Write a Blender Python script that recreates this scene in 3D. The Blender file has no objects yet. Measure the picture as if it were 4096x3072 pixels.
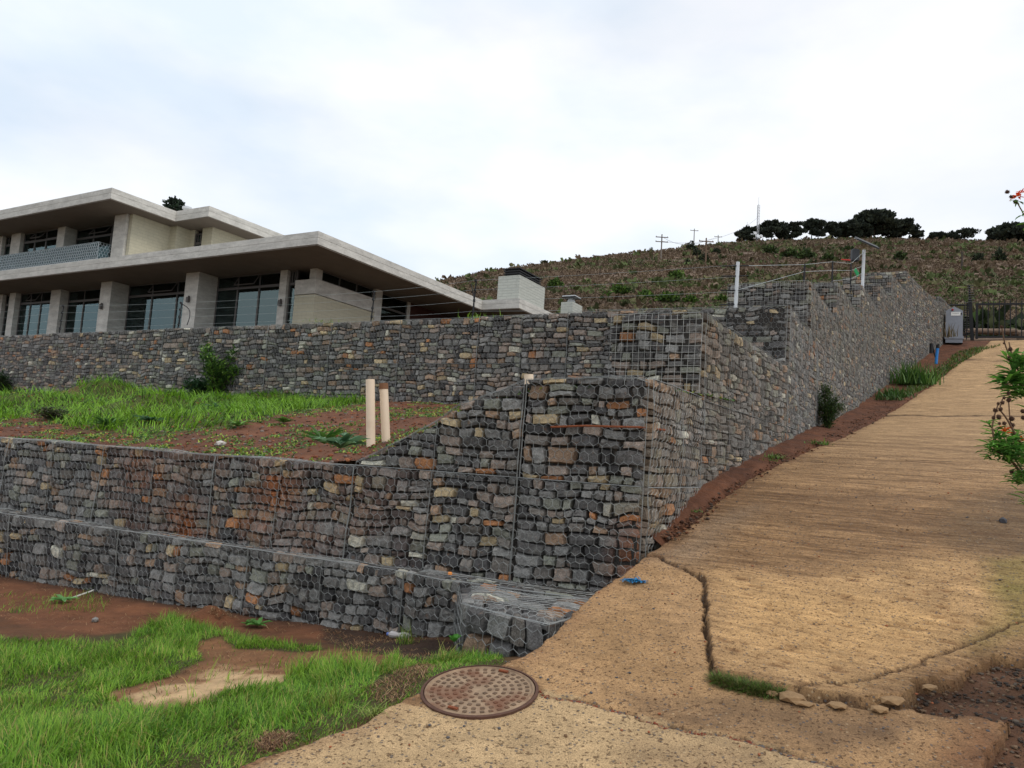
import bpy, math, random
import numpy as np
from math import sin, cos, tan, radians, atan2, sqrt, pi
rng = np.random.default_rng(7)
random.seed(7)
S = bpy.context.scene
C = S.collection

# ------------------------------------------------------------------ camera
F = 769.0; PITCH = radians(5.5); ROLL = radians(3.85); CZ = 1.6
cam_d = bpy.data.cameras.new('camera'); cam = bpy.data.objects.new('camera', cam_d); C.objects.link(cam)
cam_d.sensor_width = 36.0; cam_d.lens = F / 1024 * 36.0
cam_d.clip_start = 0.05; cam_d.clip_end = 5000
from mathutils import Matrix, Vector
cam.matrix_world = Matrix.Translation((0, 0, CZ)) @ Matrix.Rotation(pi / 2 + PITCH, 4, 'X') @ Matrix.Rotation(ROLL, 4, 'Z')
S.camera = cam

# ------------------------------------------------------------------ light
SUN_EL, SUN_AZ = radians(52), radians(118)      # azimuth clockwise from +Y
W = bpy.data.worlds.new('World'); S.world = W; W.use_nodes = True
nt = W.node_tree; nt.nodes.clear()
def N(t, typ, **k):
    n = t.nodes.new(typ)
    for a, b in k.items(): setattr(n, a, b)
    return n
out = N(nt, 'ShaderNodeOutputWorld')
bg_sky = N(nt, 'ShaderNodeBackground'); bg_cl = N(nt, 'ShaderNodeBackground'); mx = N(nt, 'ShaderNodeMixShader')
sky = N(nt, 'ShaderNodeTexSky', sky_type='NISHITA', sun_disc=False, sun_elevation=SUN_EL, sun_rotation=SUN_AZ)
nt.links.new(sky.outputs[0], bg_sky.inputs[0]); bg_sky.inputs[1].default_value = 0.14
tc = N(nt, 'ShaderNodeTexCoord'); mp = N(nt, 'ShaderNodeMapping'); mp.inputs['Scale'].default_value = (1.1, 1.1, 2.6)
mp.inputs['Location'].default_value = (0.35, 0.1, 0.4)
nz = N(nt, 'ShaderNodeTexNoise'); nz.inputs['Scale'].default_value = 1.7; nz.inputs['Detail'].default_value = 6; nz.inputs['Roughness'].default_value = 0.5
nt.links.new(tc.outputs['Generated'], mp.inputs[0]); nt.links.new(mp.outputs[0], nz.inputs['Vector'])
r1 = N(nt, 'ShaderNodeValToRGB'); r1.color_ramp.elements[0].position = 0.36; r1.color_ramp.elements[0].color = (0.80,)*3 + (1,)
r1.color_ramp.elements[1].position = 0.56; r1.color_ramp.elements[1].color = (1, 1, 1, 1)
nt.links.new(nz.outputs[0], r1.inputs[0])
nz2 = N(nt, 'ShaderNodeTexNoise'); nz2.inputs['Scale'].default_value = 2.6; nz2.inputs['Detail'].default_value = 5
nt.links.new(mp.outputs[0], nz2.inputs['Vector'])
r2 = N(nt, 'ShaderNodeValToRGB'); r2.color_ramp.elements[0].position = 0.34; r2.color_ramp.elements[0].color = (0.74, 0.83, 0.93, 1)
r2.color_ramp.elements[1].position = 0.62; r2.color_ramp.elements[1].color = (0.97, 0.975, 0.99, 1)
nt.links.new(nz2.outputs[0], r2.inputs[0]); nt.links.new(r2.outputs[0], bg_cl.inputs[0]); bg_cl.inputs[1].default_value = 1.0
nt.links.new(r1.outputs[0], mx.inputs[0]); nt.links.new(bg_sky.outputs[0], mx.inputs[1]); nt.links.new(bg_cl.outputs[0], mx.inputs[2])
nt.links.new(mx.outputs[0], out.inputs[0])
sd = bpy.data.lights.new('sun', 'SUN'); so = bpy.data.objects.new('sun', sd); C.objects.link(so)
sd.energy = 1.0; sd.angle = radians(18); sd.color = (1, 0.95, 0.87)
so.rotation_euler = (pi / 2 - SUN_EL, 0, -SUN_AZ + pi); so.rotation_euler = Vector((sin(SUN_AZ)*cos(SUN_EL), cos(SUN_AZ)*cos(SUN_EL), sin(SUN_EL))).to_track_quat('Z', 'Y').to_euler()
S.view_settings.view_transform = 'Standard'; S.view_settings.look = 'None'; S.view_settings.exposure = 0.18; S.view_settings.gamma = 1.0

# ------------------------------------------------------------------ geometry helpers
_M = np.array([[1, 0, 0], [0, cos(pi/2+PITCH), -sin(pi/2+PITCH)], [0, sin(pi/2+PITCH), cos(pi/2+PITCH)]]) @ \
     np.array([[cos(ROLL), -sin(ROLL), 0], [sin(ROLL), cos(ROLL), 0], [0, 0, 1]])
def ray(u, v):
    d = _M @ np.array([(u - 512) / F, (384 - v) / F, -1.0]); return d / d[1]
def atY(u, v, Y): return np.array([0, 0, CZ]) + ray(u, v) * Y
def atZ(u, v, z):
    d = ray(u, v); return np.array([0, 0, CZ]) + d * (z - CZ) / d[2]
def march(u, v, fn, y0=2.0, y1=60.0, n=900):
    d = ray(u, v); ys = np.linspace(y0, y1, n); z = CZ + d[2] * ys; g = fn(d[0] * ys, ys)
    k = np.nonzero(z < g)[0]
    i = k[0] if len(k) else n - 1
    if i == 0: i = 1
    a, b = z[i-1] - g[i-1], z[i] - g[i]
    y = ys[i-1] + (ys[i] - ys[i-1]) * (a / (a - b) if a != b else 0.5)
    return np.array([d[0] * y, y, CZ + d[2] * y])
def pin(px, py, poly):
    poly = np.asarray(poly); inside = np.zeros(px.shape, bool); j = len(poly) - 1
    for i in range(len(poly)):
        xi, yi = poly[i]; xj, yj = poly[j]
        c = ((yi > py) != (yj > py)) & (px < (xj - xi) * (py - yi) / ((yj - yi) if yj != yi else 1e-9) + xi)
        inside ^= c; j = i
    return inside
def pdist(px, py, line):
    line = np.asarray(line); d = np.full(px.shape, 1e9)
    for (x0, y0), (x1, y1) in zip(line[:-1], line[1:]):
        dx, dy = x1 - x0, y1 - y0; t = np.clip(((px - x0) * dx + (py - y0) * dy) / (dx*dx + dy*dy + 1e-12), 0, 1)
        d = np.minimum(d, np.hypot(px - x0 - t * dx, py - y0 - t * dy))
    return d
_tab = rng.random((256, 256))
def vn(x, y, s=1.0, o=0):
    x = np.asarray(x, float) / s + o * 17.3 + 1000; y = np.asarray(y, float) / s + o * 9.1 + 1000
    i = np.floor(x).astype(int); j = np.floor(y).astype(int); fx = x - i; fy = y - j
    fx = fx*fx*(3-2*fx); fy = fy*fy*(3-2*fy)
    t = lambda a, b: _tab[a & 255, b & 255]
    return (t(i, j)*(1-fx) + t(i+1, j)*fx)*(1-fy) + (t(i, j+1)*(1-fx) + t(i+1, j+1)*fx)*fy
def fbm(x, y, s=1.0, o=0, n=4):
    a = 0; w = 0.5; t = 0
    for k in range(n): a = a + w * vn(x, y, s / 2**k, o + k); t += w; w *= 0.5
    return a / t
def rgb(r, g, b):
    f = lambda c: ((c/255 + 0.055)/1.055)**2.4 if c/255 > 0.04045 else c/255/12.92
    return np.array([f(r), f(g), f(b)])

ORG = {}
def tag(o, label=None, cat=None, group=None, kind=None):
    if label: o['label'] = label
    if cat: o['category'] = cat
    if group: o['group'] = group
    if kind: o['kind'] = kind
    return o
def empty(name, loc, label=None, cat=None, group=None):
    o = bpy.data.objects.new(name, None); C.objects.link(o); o.location = tuple(map(float, loc)); o.empty_display_size = 0.2
    ORG[o.name] = np.array(loc, float); return tag(o, label, cat, group)
def mk(name, parts, mat, parent=None, org=None, smooth=False, col=None):
    """parts: list of (verts Nx3, faces Mxk[, colours Nx3]); one mesh object"""
    V = []; LI = []; LT = []; CC = []; n = 0
    for p in parts:
        v = np.asarray(p[0], float).reshape(-1, 3)
        if len(v) == 0: continue
        V.append(v)
        for f in (p[1] if isinstance(p[1], list) and len(p[1]) and isinstance(p[1][0], np.ndarray) else [np.asarray(p[1])]):
            if f.size == 0: continue
            LI.append((f + n).ravel()); LT.append(np.full(len(f), f.shape[1]))
        CC.append(np.broadcast_to(np.asarray(p[2] if len(p) > 2 and p[2] is not None else (1, 1, 1), float), v.shape)); n += len(v)
    V = np.concatenate(V); LI = np.concatenate(LI).astype(np.int32); LT = np.concatenate(LT).astype(np.int32); CC = np.concatenate(CC)
    if parent is not None: o3 = ORG[parent.name]
    else: o3 = np.array(org if org is not None else (V.min(0)[0]/2+V.max(0)[0]/2, V.min(0)[1]/2+V.max(0)[1]/2, V.min(0)[2]), float)
    me = bpy.data.meshes.new(name); me.vertices.add(len(V)); me.vertices.foreach_set('co', (V - o3).astype(np.float32).ravel())
    me.loops.add(len(LI)); me.loops.foreach_set('vertex_index', LI)
    me.polygons.add(len(LT)); ls = np.zeros(len(LT), np.int32); ls[1:] = np.cumsum(LT)[:-1]
    me.polygons.foreach_set('loop_start', ls); me.polygons.foreach_set('loop_total', LT)
    me.polygons.foreach_set('use_smooth', np.full(len(LT), smooth))
    a = me.color_attributes.new('Col', 'FLOAT_COLOR', 'POINT'); a.data.foreach_set('color', np.concatenate([CC, np.ones((len(CC), 1))], 1).astype(np.float32).ravel())
    me.update(); me.validate()
    if mat: me.materials.append(mat)
    o = bpy.data.objects.new(name, me); C.objects.link(o)
    if parent is not None: o.parent = parent
    else: o.location = tuple(o3)
    ORG[o.name] = o3
    return o
QB = np.array([[0,3,2,1],[4,5,6,7],[0,1,5,4],[1,2,6,5],[2,3,7,6],[3,0,4,7]])
def box(c, ax, ay, az_, col=None):
    c = np.asarray(c, float); ax = np.asarray(ax, float)/2; ay = np.asarray(ay, float)/2; az_ = np.asarray(az_, float)/2
    v = [c-ax-ay-az_, c+ax-ay-az_, c+ax+ay-az_, c-ax+ay-az_, c-ax-ay+az_, c+ax-ay+az_, c+ax+ay+az_, c-ax+ay+az_]
    return (np.array(v), QB, col)
def bevbox(c, ax, ay, az_, b, col=None):
    """box with chamfered vertical and top edges (three-ring stack)"""
    c = np.asarray(c, float); ax = np.asarray(ax, float); ay = np.asarray(ay, float); az_ = np.asarray(az_, float)
    la, lb, lc = np.linalg.norm(ax), np.linalg.norm(ay), np.linalg.norm(az_)
    ua, ub, uc = ax/la, ay/lb, az_/lc; V = []
    def ring(ia, z, ch):
        x, y = la/2 - ia, lb/2 - ia
        return [c + ua*p + ub*q + uc*z for p, q in ((-x+ch,-y),(x-ch,-y),(x,-y+ch),(x,y-ch),(x-ch,y),(-x+ch,y),(-x,y-ch),(-x,-y+ch))]
    V += ring(b, -lc/2, b) + ring(0, -lc/2+b, b) + ring(0, lc/2-b, b) + ring(b, lc/2, b)
    Q = [[k*8+i, k*8+(i+1)%8, k*8+8+(i+1)%8, k*8+8+i] for k in range(3) for i in range(8)]
    return (np.array(V), [np.array(Q), np.array([[7,6,5,4,3,2,1,0]]), np.array([list(range(24, 32))])], col)
def segs(P, Q, r, col=None, k=3, r2=None):
    P = np.asarray(P, float).reshape(-1, 3); Q = np.asarray(Q, float).reshape(-1, 3); n = len(P)
    r = np.broadcast_to(np.asarray(r, float), (n,)); r2 = r if r2 is None else np.broadcast_to(np.asarray(r2, float), (n,))
    d = Q - P; L = np.linalg.norm(d, axis=1, keepdims=True) + 1e-9; d = d / L
    up = np.where(np.abs(d[:, 2:3]) > 0.9, np.array([[1., 0, 0]]), np.array([[0, 0, 1.]]))
    a = np.cross(d, up); a /= np.linalg.norm(a, axis=1, keepdims=True) + 1e-9; b = np.cross(d, a)
    V = np.zeros((n, 2*k, 3))
    for i in range(k):
        t = 2*pi*i/k + 0.3; o = a*cos(t) + b*sin(t)
        V[:, i] = P + o*r[:, None]; V[:, k+i] = Q + o*r2[:, None]
    base = (np.arange(n)*2*k)[:, None]
    qs = np.concatenate([np.stack([base[:, 0]+i, base[:, 0]+(i+1) % k, base[:, 0]+k+(i+1) % k, base[:, 0]+k+i], 1) for i in range(k)])
    F2 = [qs]
    caps = np.concatenate([base + np.arange(k)[::-1][None], base + k + np.arange(k)[None]])
    F2.append(caps)
    cc = None
    if col is not None:
        col = np.asarray(col, float); cc = np.repeat(np.broadcast_to(col, (n, 3)), 2*k, axis=0)
    return (V.reshape(-1, 3), F2, cc)
def tube(pts, r, col=None, k=8):
    pts = np.asarray(pts, float); r = np.broadcast_to(np.asarray(r, float), (len(pts),))
    T = np.gradient(pts, axis=0); T /= np.linalg.norm(T, axis=1, keepdims=True)
    up = np.array([0, 0, 1.]) if abs(T[0, 2]) < 0.9 else np.array([1., 0, 0])
    V = []
    for p, t, q in zip(pts, T, r):
        a = np.cross(t, up); a /= np.linalg.norm(a); b = np.cross(t, a)
        V += [p + (a*cos(2*pi*i/k) + b*sin(2*pi*i/k))*q for i in range(k)]
    n = len(pts)
    Q = np.array([[j*k+i, j*k+(i+1) % k, (j+1)*k+(i+1) % k, (j+1)*k+i] for j in range(n-1) for i in range(k)])
    return (np.array(V), [Q, np.array([list(range(k))[::-1]]), np.array([list(range((n-1)*k, n*k))])], col)
def lathe(c, prof, k=16, col=None, axis=None):
    c = np.asarray(c, float); V = []
    for r, z in prof: V += [c + np.array([r*cos(2*pi*i/k), r*sin(2*pi*i/k), z]) for i in range(k)]
    n = len(prof); Q = np.array([[j*k+i, j*k+(i+1) % k, (j+1)*k+(i+1) % k, (j+1)*k+i] for j in range(n-1) for i in range(k)])
    return (np.array(V), [Q, np.array([list(range(k))[::-1]]), np.array([list(range((n-1)*k, n*k))])], col)
def ball(c, r, col=None, k=8, jit=0.0):
    c = np.asarray(c, float); V = [c + [0, 0, -r]]
    for j in range(1, 5):
        a = -pi/2 + pi*j/5
        for i in range(k):
            q = r*(1 + jit*(random.random()-.5)); V.append(c + np.array([cos(a)*cos(2*pi*i/k), cos(a)*sin(2*pi*i/k), sin(a)])*q)
    V.append(c + [0, 0, r]); T = []; Q = []
    for i in range(k):
        T.append([0, 1+(i+1) % k, 1+i]); T.append([1+3*k+i, 1+3*k+(i+1) % k, 1+4*k])
        for j in range(3): Q.append([1+j*k+i, 1+j*k+(i+1) % k, 1+(j+1)*k+(i+1) % k, 1+(j+1)*k+i])
    return (np.array(V), [np.array(Q), np.array(T)], col)
def prism(poly, z0, z1, col=None):
    p = np.asarray(poly, float); n = len(p)
    V = np.concatenate([np.c_[p, np.full(n, z0)], np.c_[p, np.full(n, z1)]])
    Q = np.array([[i, (i+1) % n, n+(i+1) % n, n+i] for i in range(n)])
    return (V, [Q, np.array([list(range(n))[::-1]]), np.array([list(range(n, 2*n))])], col)
def gridmesh(X, Y, Z, col=None):
    a, b = X.shape; V = np.stack([X, Y, Z], -1).reshape(-1, 3); i = np.arange(a*b).reshape(a, b)
    Q = np.stack([i[:-1, :-1], i[1:, :-1], i[1:, 1:], i[:-1, 1:]], -1).reshape(-1, 4)
    nrm = np.cross(V[Q[0, 1]] - V[Q[0, 0]], V[Q[0, 3]] - V[Q[0, 0]])
    if nrm[2] < 0: Q = Q[:, ::-1]
    return (V, Q, None if col is None else np.asarray(col).reshape(-1, 3))
def blades(P, az, ln, wd, lean, col, segn=3, twist=None):
    """curved leaf ribbons: P roots, az heading, lean 0 upright..1 flat"""
    n = len(P); P = np.asarray(P, float); V = np.zeros((n, 2*segn+1, 3)); h = np.stack([np.sin(az), np.cos(az)], 1)
    s = np.stack([h[:, 1], -h[:, 0]], 1)
    if twist is not None: s = s*np.cos(twist)[:, None] + h*np.sin(twist)[:, None]
    for k in range(segn+1):
        t = k/segn; a = lean*(0.35 + 0.9*t)*pi/2
        # integrate curve
        m = 6; acc_h = 0; acc_z = 0
        for q in range(m):
            tt = t*(q+.5)/m; aa = np.clip(lean*(0.3 + 1.3*tt)*pi/2, 0, 2.6); acc_h = acc_h + np.sin(aa)*t/m; acc_z = acc_z + np.cos(aa)*t/m
        c = P + np.concatenate([h*(acc_h*ln)[:, None], (acc_z*ln)[:, None]], 1)
        w = wd*(1 - t**1.6)*0.5
        if k < segn:
            V[:, 2*k, :] = c; V[:, 2*k, :2] -= s*w[:, None]; V[:, 2*k+1, :] = c; V[:, 2*k+1, :2] += s*w[:, None]
        else: V[:, 2*segn, :] = c
    b = (np.arange(n)*(2*segn+1))[:, None]
    Q = np.concatenate([b + np.array([[2*k, 2*k+1, 2*k+3, 2*k+2]]) for k in range(segn-1)]) if segn > 1 else np.zeros((0, 4), int)
    T = b + np.array([[2*segn-2, 2*segn-1, 2*segn]])
    return (V.reshape(-1, 3), [Q, T] if segn > 1 else [T], np.repeat(np.broadcast_to(col, (n, 3)), 2*segn+1, axis=0))
def leaves(P, D, ln, wd, col, fold=0.25):
    """lanceolate leaves along direction D"""
    n = len(P); P = np.asarray(P, float); D = np.asarray(D, float); D = D/np.linalg.norm(D, axis=1, keepdims=True)
    s = np.cross(D, [0, 0, 1.]); s /= np.linalg.norm(s, axis=1, keepdims=True) + 1e-6; u = np.cross(s, D)
    ln = np.broadcast_to(ln, (n,))[:, None]; wd = np.broadcast_to(wd, (n,))[:, None]
    V = np.stack([P, P + D*ln*.35 - s*wd/2 + u*wd*fold, P + D*ln*.35, P + D*ln*.35 + s*wd/2 + u*wd*fold,
                  P + D*ln*.75 - s*wd*.36 - u*ln*.06 + u*wd*fold*.6, P + D*ln*.75 - u*ln*.08, P + D*ln*.75 + s*wd*.36 - u*ln*.06 + u*wd*fold*.6, P + D*ln - u*ln*.2], 1)
    b = (np.arange(n)*8)[:, None]
    T = np.concatenate([b + np.array([t]) for t in ([0,2,1],[0,3,2],[4,5,7],[5,6,7])])
    Q = np.concatenate([b + np.array([t]) for t in ([1,2,5,4],[2,3,6,5])])
    return (V.reshape(-1, 3), [T, Q], np.repeat(np.broadcast_to(col, (n, 3)), 8, axis=0))
STV = np.array([[x, y, z] for x, y, z in [(0,0,1),(.9,0,.45),(.28,.85,.45),(-.72,.53,.45),(-.72,-.53,.45),(.28,-.85,.45),(.72,.53,-.45),(-.28,.85,-.45),(-.9,0,-.45),(-.28,-.85,-.45),(.72,-.53,-.45),(0,0,-1)]])
STF = np.array([[0,1,2],[0,2,3],[0,3,4],[0,4,5],[0,5,1],[1,6,2],[2,7,3],[3,8,4],[4,9,5],[5,10,1],[2,6,7],[3,7,8],[4,8,9],[5,9,10],[1,10,6],[11,7,6],[11,8,7],[11,9,8],[11,10,9],[11,6,10]])
def pebbles(P, size, col, flat=0.6):
    n = len(P); size = np.broadcast_to(size, (n,)); a = rng.random(n)*2*pi
    V = STV[None]*(1 + .35*(rng.random((n, 12, 3)) - .5)); V = V*size[:, None, None]*np.stack([.8+.5*rng.random(n), .6+.4*rng.random(n), flat*(.7+.5*rng.random(n))], 1)[:, None]
    c, s = np.cos(a)[:, None], np.sin(a)[:, None]; X = V[..., 0]*c - V[..., 1]*s; Y = V[..., 0]*s + V[..., 1]*c
    V = np.stack([X, Y, V[..., 2]], -1) + np.asarray(P)[:, None]
    Fc = (np.arange(n)*12)[:, None, None] + STF[None]
    return (V.reshape(-1, 3), Fc.reshape(-1, 3), np.repeat(np.broadcast_to(col, (n, 3)), 12, axis=0))

# ------------------------------------------------------------------ materials
def mat(name, col=None, rough=0.8, metal=0.0, attr=True, var=0.25, vscale=6.0, bump=0.3, bscale=30.0, bdist=0.01, spec=0.3, trans=0.0, tint=None, extra=None):
    m = bpy.data.materials.new(name); m.use_nodes = True; t = m.node_tree; t.nodes.clear(); L = t.links.new
    o = N(t, 'ShaderNodeOutputMaterial'); p = N(t, 'ShaderNodeBsdfPrincipled'); g = N(t, 'ShaderNodeNewGeometry')
    p.inputs['Roughness'].default_value = rough; p.inputs['Metallic'].default_value = metal; p.inputs['Specular IOR Level'].default_value = spec
    if attr:
        a = N(t, 'ShaderNodeAttribute', attribute_name='Col'); base = a.outputs['Color']
        if col is not None:
            q = N(t, 'ShaderNodeMix', data_type='RGBA', blend_type='MULTIPLY'); q.inputs[0].default_value = 1; L(base, q.inputs[6]); q.inputs[7].default_value = (*col, 1); base = q.outputs[2]
    else:
        a = N(t, 'ShaderNodeRGB'); a.outputs[0].default_value = (*col, 1); base = a.outputs[0]
    if var:
        n1 = N(t, 'ShaderNodeTexNoise'); n1.inputs['Scale'].default_value = vscale; n1.inputs['Detail'].default_value = 6; n1.inputs['Roughness'].default_value = 0.65; L(g.outputs['Position'], n1.inputs['Vector'])
        mr = N(t, 'ShaderNodeMapRange'); mr.inputs[1].default_value = 0.25; mr.inputs[2].default_value = 0.75; mr.inputs[3].default_value = 1 - var; mr.inputs[4].default_value = 1 + var; L(n1.outputs[0], mr.inputs[0])
        vm = N(t, 'ShaderNodeVectorMath', operation='SCALE'); L(base, vm.inputs[0]); L(mr.outputs[0], vm.inputs['Scale']); base = vm.outputs[0]
    if tint is not None:   # (colour, scale, low, high, amount)
        n2 = N(t, 'ShaderNodeTexNoise'); n2.inputs['Scale'].default_value = tint[1]; n2.inputs['Detail'].default_value = 5; L(g.outputs['Position'], n2.inputs['Vector'])
        mr = N(t, 'ShaderNodeMapRange'); mr.inputs[1].default_value = tint[2]; mr.inputs[2].default_value = tint[3]; mr.inputs[3].default_value = 0; mr.inputs[4].default_value = tint[4]; L(n2.outputs[0], mr.inputs[0])
        q = N(t, 'ShaderNodeMix', data_type='RGBA'); L(mr.outputs[0], q.inputs[0]); L(base, q.inputs[6]); q.inputs[7].default_value = (*tint[0], 1); base = q.outputs[2]
    hgt = None
    if bump:
        n3 = N(t, 'ShaderNodeTexNoise'); n3.inputs['Scale'].default_value = bscale; n3.inputs['Detail'].default_value = 6; n3.inputs['Roughness'].default_value = 0.6; L(g.outputs['Position'], n3.inputs['Vector']); hgt = n3.outputs[0]
    if extra: base, hgt = extra(t, g, base, hgt)
    L(base, p.inputs['Base Color'])
    if hgt is not None:
        b = N(t, 'ShaderNodeBump'); b.inputs['Strength'].default_value = bump or 0.3; b.inputs['Distance'].default_value = bdist; L(hgt, b.inputs['Height']); L(b.outputs[0], p.inputs['Normal'])
    if trans:
        tr = N(t, 'ShaderNodeBsdfTranslucent'); L(base, tr.inputs[0]); ms = N(t, 'ShaderNodeMixShader'); ms.inputs[0].default_value = trans; L(p.outputs[0], ms.inputs[1]); L(tr.outputs[0], ms.inputs[2]); L(ms.outputs[0], o.inputs[0])
    else: L(p.outputs[0], o.inputs[0])
    return m
def mth(t, op, a, b=None):
    n = N(t, 'ShaderNodeMath', operation=op)
    for i, x in enumerate((a, b)):
        if x is None: continue
        if isinstance(x, (int, float)): n.inputs[i].default_value = x
        else: t.links.new(x, n.inputs[i])
    return n.outputs[0]
def stone_extra(t, g, base, h):
    L = t.links.new
    n = N(t, 'ShaderNodeTexNoise'); n.inputs['Scale'].default_value = 13; n.inputs['Detail'].default_value = 5; n.inputs['Roughness'].default_value = .7; L(g.outputs['Position'], n.inputs[0])
    m = N(t, 'ShaderNodeMapRange'); L(n.outputs[0], m.inputs[0]); m.inputs[1].default_value = .60; m.inputs[2].default_value = .72; m.inputs[3].default_value = 0; m.inputs[4].default_value = .45
    q = N(t, 'ShaderNodeMix', data_type='RGBA'); L(m.outputs[0], q.inputs[0]); L(base, q.inputs[6]); q.inputs[7].default_value = (*rgb(142, 102, 66), 1)
    n2 = N(t, 'ShaderNodeTexNoise'); n2.inputs['Scale'].default_value = 90; n2.inputs['Detail'].default_value = 3; L(g.outputs['Position'], n2.inputs[0])
    m2 = N(t, 'ShaderNodeMapRange'); L(n2.outputs[0], m2.inputs[0]); m2.inputs[1].default_value = .3; m2.inputs[2].default_value = .7; m2.inputs[3].default_value = .7; m2.inputs[4].default_value = 1.35
    v = N(t, 'ShaderNodeVectorMath', operation='SCALE'); L(q.outputs[2], v.inputs[0]); L(m2.outputs[0], v.inputs['Scale'])
    return v.outputs[0], h
M_stone = mat('quarry_stone', rough=0.85, var=0.38, vscale=17, bump=1.0, bscale=38, bdist=0.016, tint=(tuple(rgb(176, 172, 160)), 8, 0.60, 0.8, 0.4), extra=stone_extra)
M_core = mat('rubble_core', col=(0.03, 0.028, 0.026), attr=False, rough=1, bump=0.5)
M_wire = mat('galvanised_wire', rough=0.5, metal=0.35, var=0.2, bump=0, spec=0.5)
M_leaf = mat('leaf_green', rough=0.55, var=0.2, vscale=3, bump=0, trans=0.3, spec=0.35)
M_grass = mat('grass_blade', rough=0.6, var=0.18, vscale=2, bump=0, trans=0.35, spec=0.3)
M_pine = mat('pine_needles', rough=0.9, var=0.3, vscale=0.5, bump=0)
M_bark = mat('bark', col=(0.07, 0.05, 0.035), attr=False, rough=0.95, bump=0.5, bscale=20)
M_soil = mat('red_soil', rough=0.95, var=0.35, vscale=5, bump=0.9, bscale=28, bdist=0.03)
M_peb = mat('loose_stone', rough=0.9, var=0.25, vscale=40, bump=0.3, bscale=60)
M_hill = mat('hill_scrub_ground', rough=1.0, var=0.35, vscale=0.35, bump=0.8, bscale=1.2, bdist=0.6)
def plain(name, r, g, b, rough=0.5, metal=0, var=0.1, vscale=8, bump=0.1, bscale=40, bdist=0.004, **k):
    return mat(name, col=tuple(rgb(r, g, b)), attr=False, rough=rough, metal=metal, var=var, vscale=vscale, bump=bump, bscale=bscale, bdist=bdist, **k)
M_pvc = plain('pvc_cream', 236, 214, 188, 0.45, var=0.06, vscale=4, tint=(tuple(rgb(190, 150, 110)), 3, 0.55, 0.75, 0.5))
M_cap = plain('rusty_brown_socket', 130, 92, 66, 0.7)
M_black = plain('black_paint', 26, 26, 28, 0.5)
M_gal = plain('galvanised_steel', 205, 208, 210, 0.45, 0.3)
M_rust = plain('rust', 128, 72, 46, 0.9, var=0.4, vscale=30)

# concrete of the house, with board joint streaks
def conc_extra(t, g, base, h):
    L = t.links.new
    mp = N(t, 'ShaderNodeMapping'); mp.inputs['Scale'].default_value = (1.3, 1.3, 4.5); L(g.outputs['Position'], mp.inputs[0])
    n = N(t, 'ShaderNodeTexNoise'); n.inputs['Scale'].default_value = 1.0; n.inputs['Detail'].default_value = 8; n.inputs['Roughness'].default_value = 0.7; L(mp.outputs[0], n.inputs[0])
    mr = N(t, 'ShaderNodeMapRange'); mr.inputs[1].default_value = 0.3; mr.inputs[2].default_value = 0.7; mr.inputs[3].default_value = 0.72; mr.inputs[4].default_value = 1.2; L(n.outputs[0], mr.inputs[0])
    v = N(t, 'ShaderNodeVectorMath', operation='SCALE'); L(base, v.inputs[0]); L(mr.outputs[0], v.inputs['Scale'])
    return v.outputs[0], h
M_conc = plain('fair_faced_concrete', 200, 197, 190, 0.85, var=0.10, vscale=9, bump=0.3, bscale=25, extra=conc_extra)
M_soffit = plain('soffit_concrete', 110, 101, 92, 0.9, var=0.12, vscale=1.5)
def brick_extra(t, g, base, h):
    L = t.links.new
    sx = N(t, 'ShaderNodeSeparateXYZ'); L(g.outputs['Position'], sx.inputs[0]); nn = N(t, 'ShaderNodeSeparateXYZ'); L(g.outputs['Normal'], nn.inputs[0])
    # horizontal run coordinate = position dot tangent
    a = mth(t, 'MULTIPLY', sx.outputs[0], mth(t, 'MULTIPLY', nn.outputs[1], -1.0)); b = mth(t, 'MULTIPLY', sx.outputs[1], nn.outputs[0]); run = mth(t, 'ADD', a, b)
    cb = N(t, 'ShaderNodeCombineXYZ'); L(run, cb.inputs[0]); L(sx.outputs[2], cb.inputs[1])
    bt = N(t, 'ShaderNodeTexBrick'); bt.inputs['Scale'].default_value = 1.0; bt.inputs['Brick Width'].default_value = 0.6; bt.inputs['Row Height'].default_value = 0.16
    bt.inputs['Mortar Size'].default_value = 0.012; bt.inputs['Color1'].default_value = (1, 1, 1, 1); bt.inputs['Color2'].default_value = (0.95, 0.95, 0.95, 1); bt.inputs['Mortar'].default_value = (0.84, 0.84, 0.84, 1)
    L(cb.outputs[0], bt.inputs[0])
    q = N(t, 'ShaderNodeMix', data_type='RGBA', blend_type='MULTIPLY'); q.inputs[0].default_value = 1; L(base, q.inputs[6]); L(bt.outputs[0], q.inputs[7])
    inv = mth(t, 'SUBTRACT', 1.0, bt.outputs['Fac'])
    return q.outputs[2], inv
M_brick = plain('painted_cream_brick', 194, 188, 166, 0.75, var=0.08, vscale=5, bump=0.35, bdist=0.012, extra=brick_extra)
M_brickg = plain('painted_grey_brick', 180, 182, 174, 0.75, var=0.08, vscale=5, bump=0.8, bdist=0.02, extra=brick_extra)
M_frame = plain('grey_aluminium', 92, 88, 86, 0.5, 0.1)
M_curt = plain('curtain_cloth', 176, 206, 204, 0.9, trans=0.2)
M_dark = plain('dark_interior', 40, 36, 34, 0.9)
M_timber = plain('dark_red_timber', 74, 44, 38, 0.7, var=0.3, vscale=12)
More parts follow.
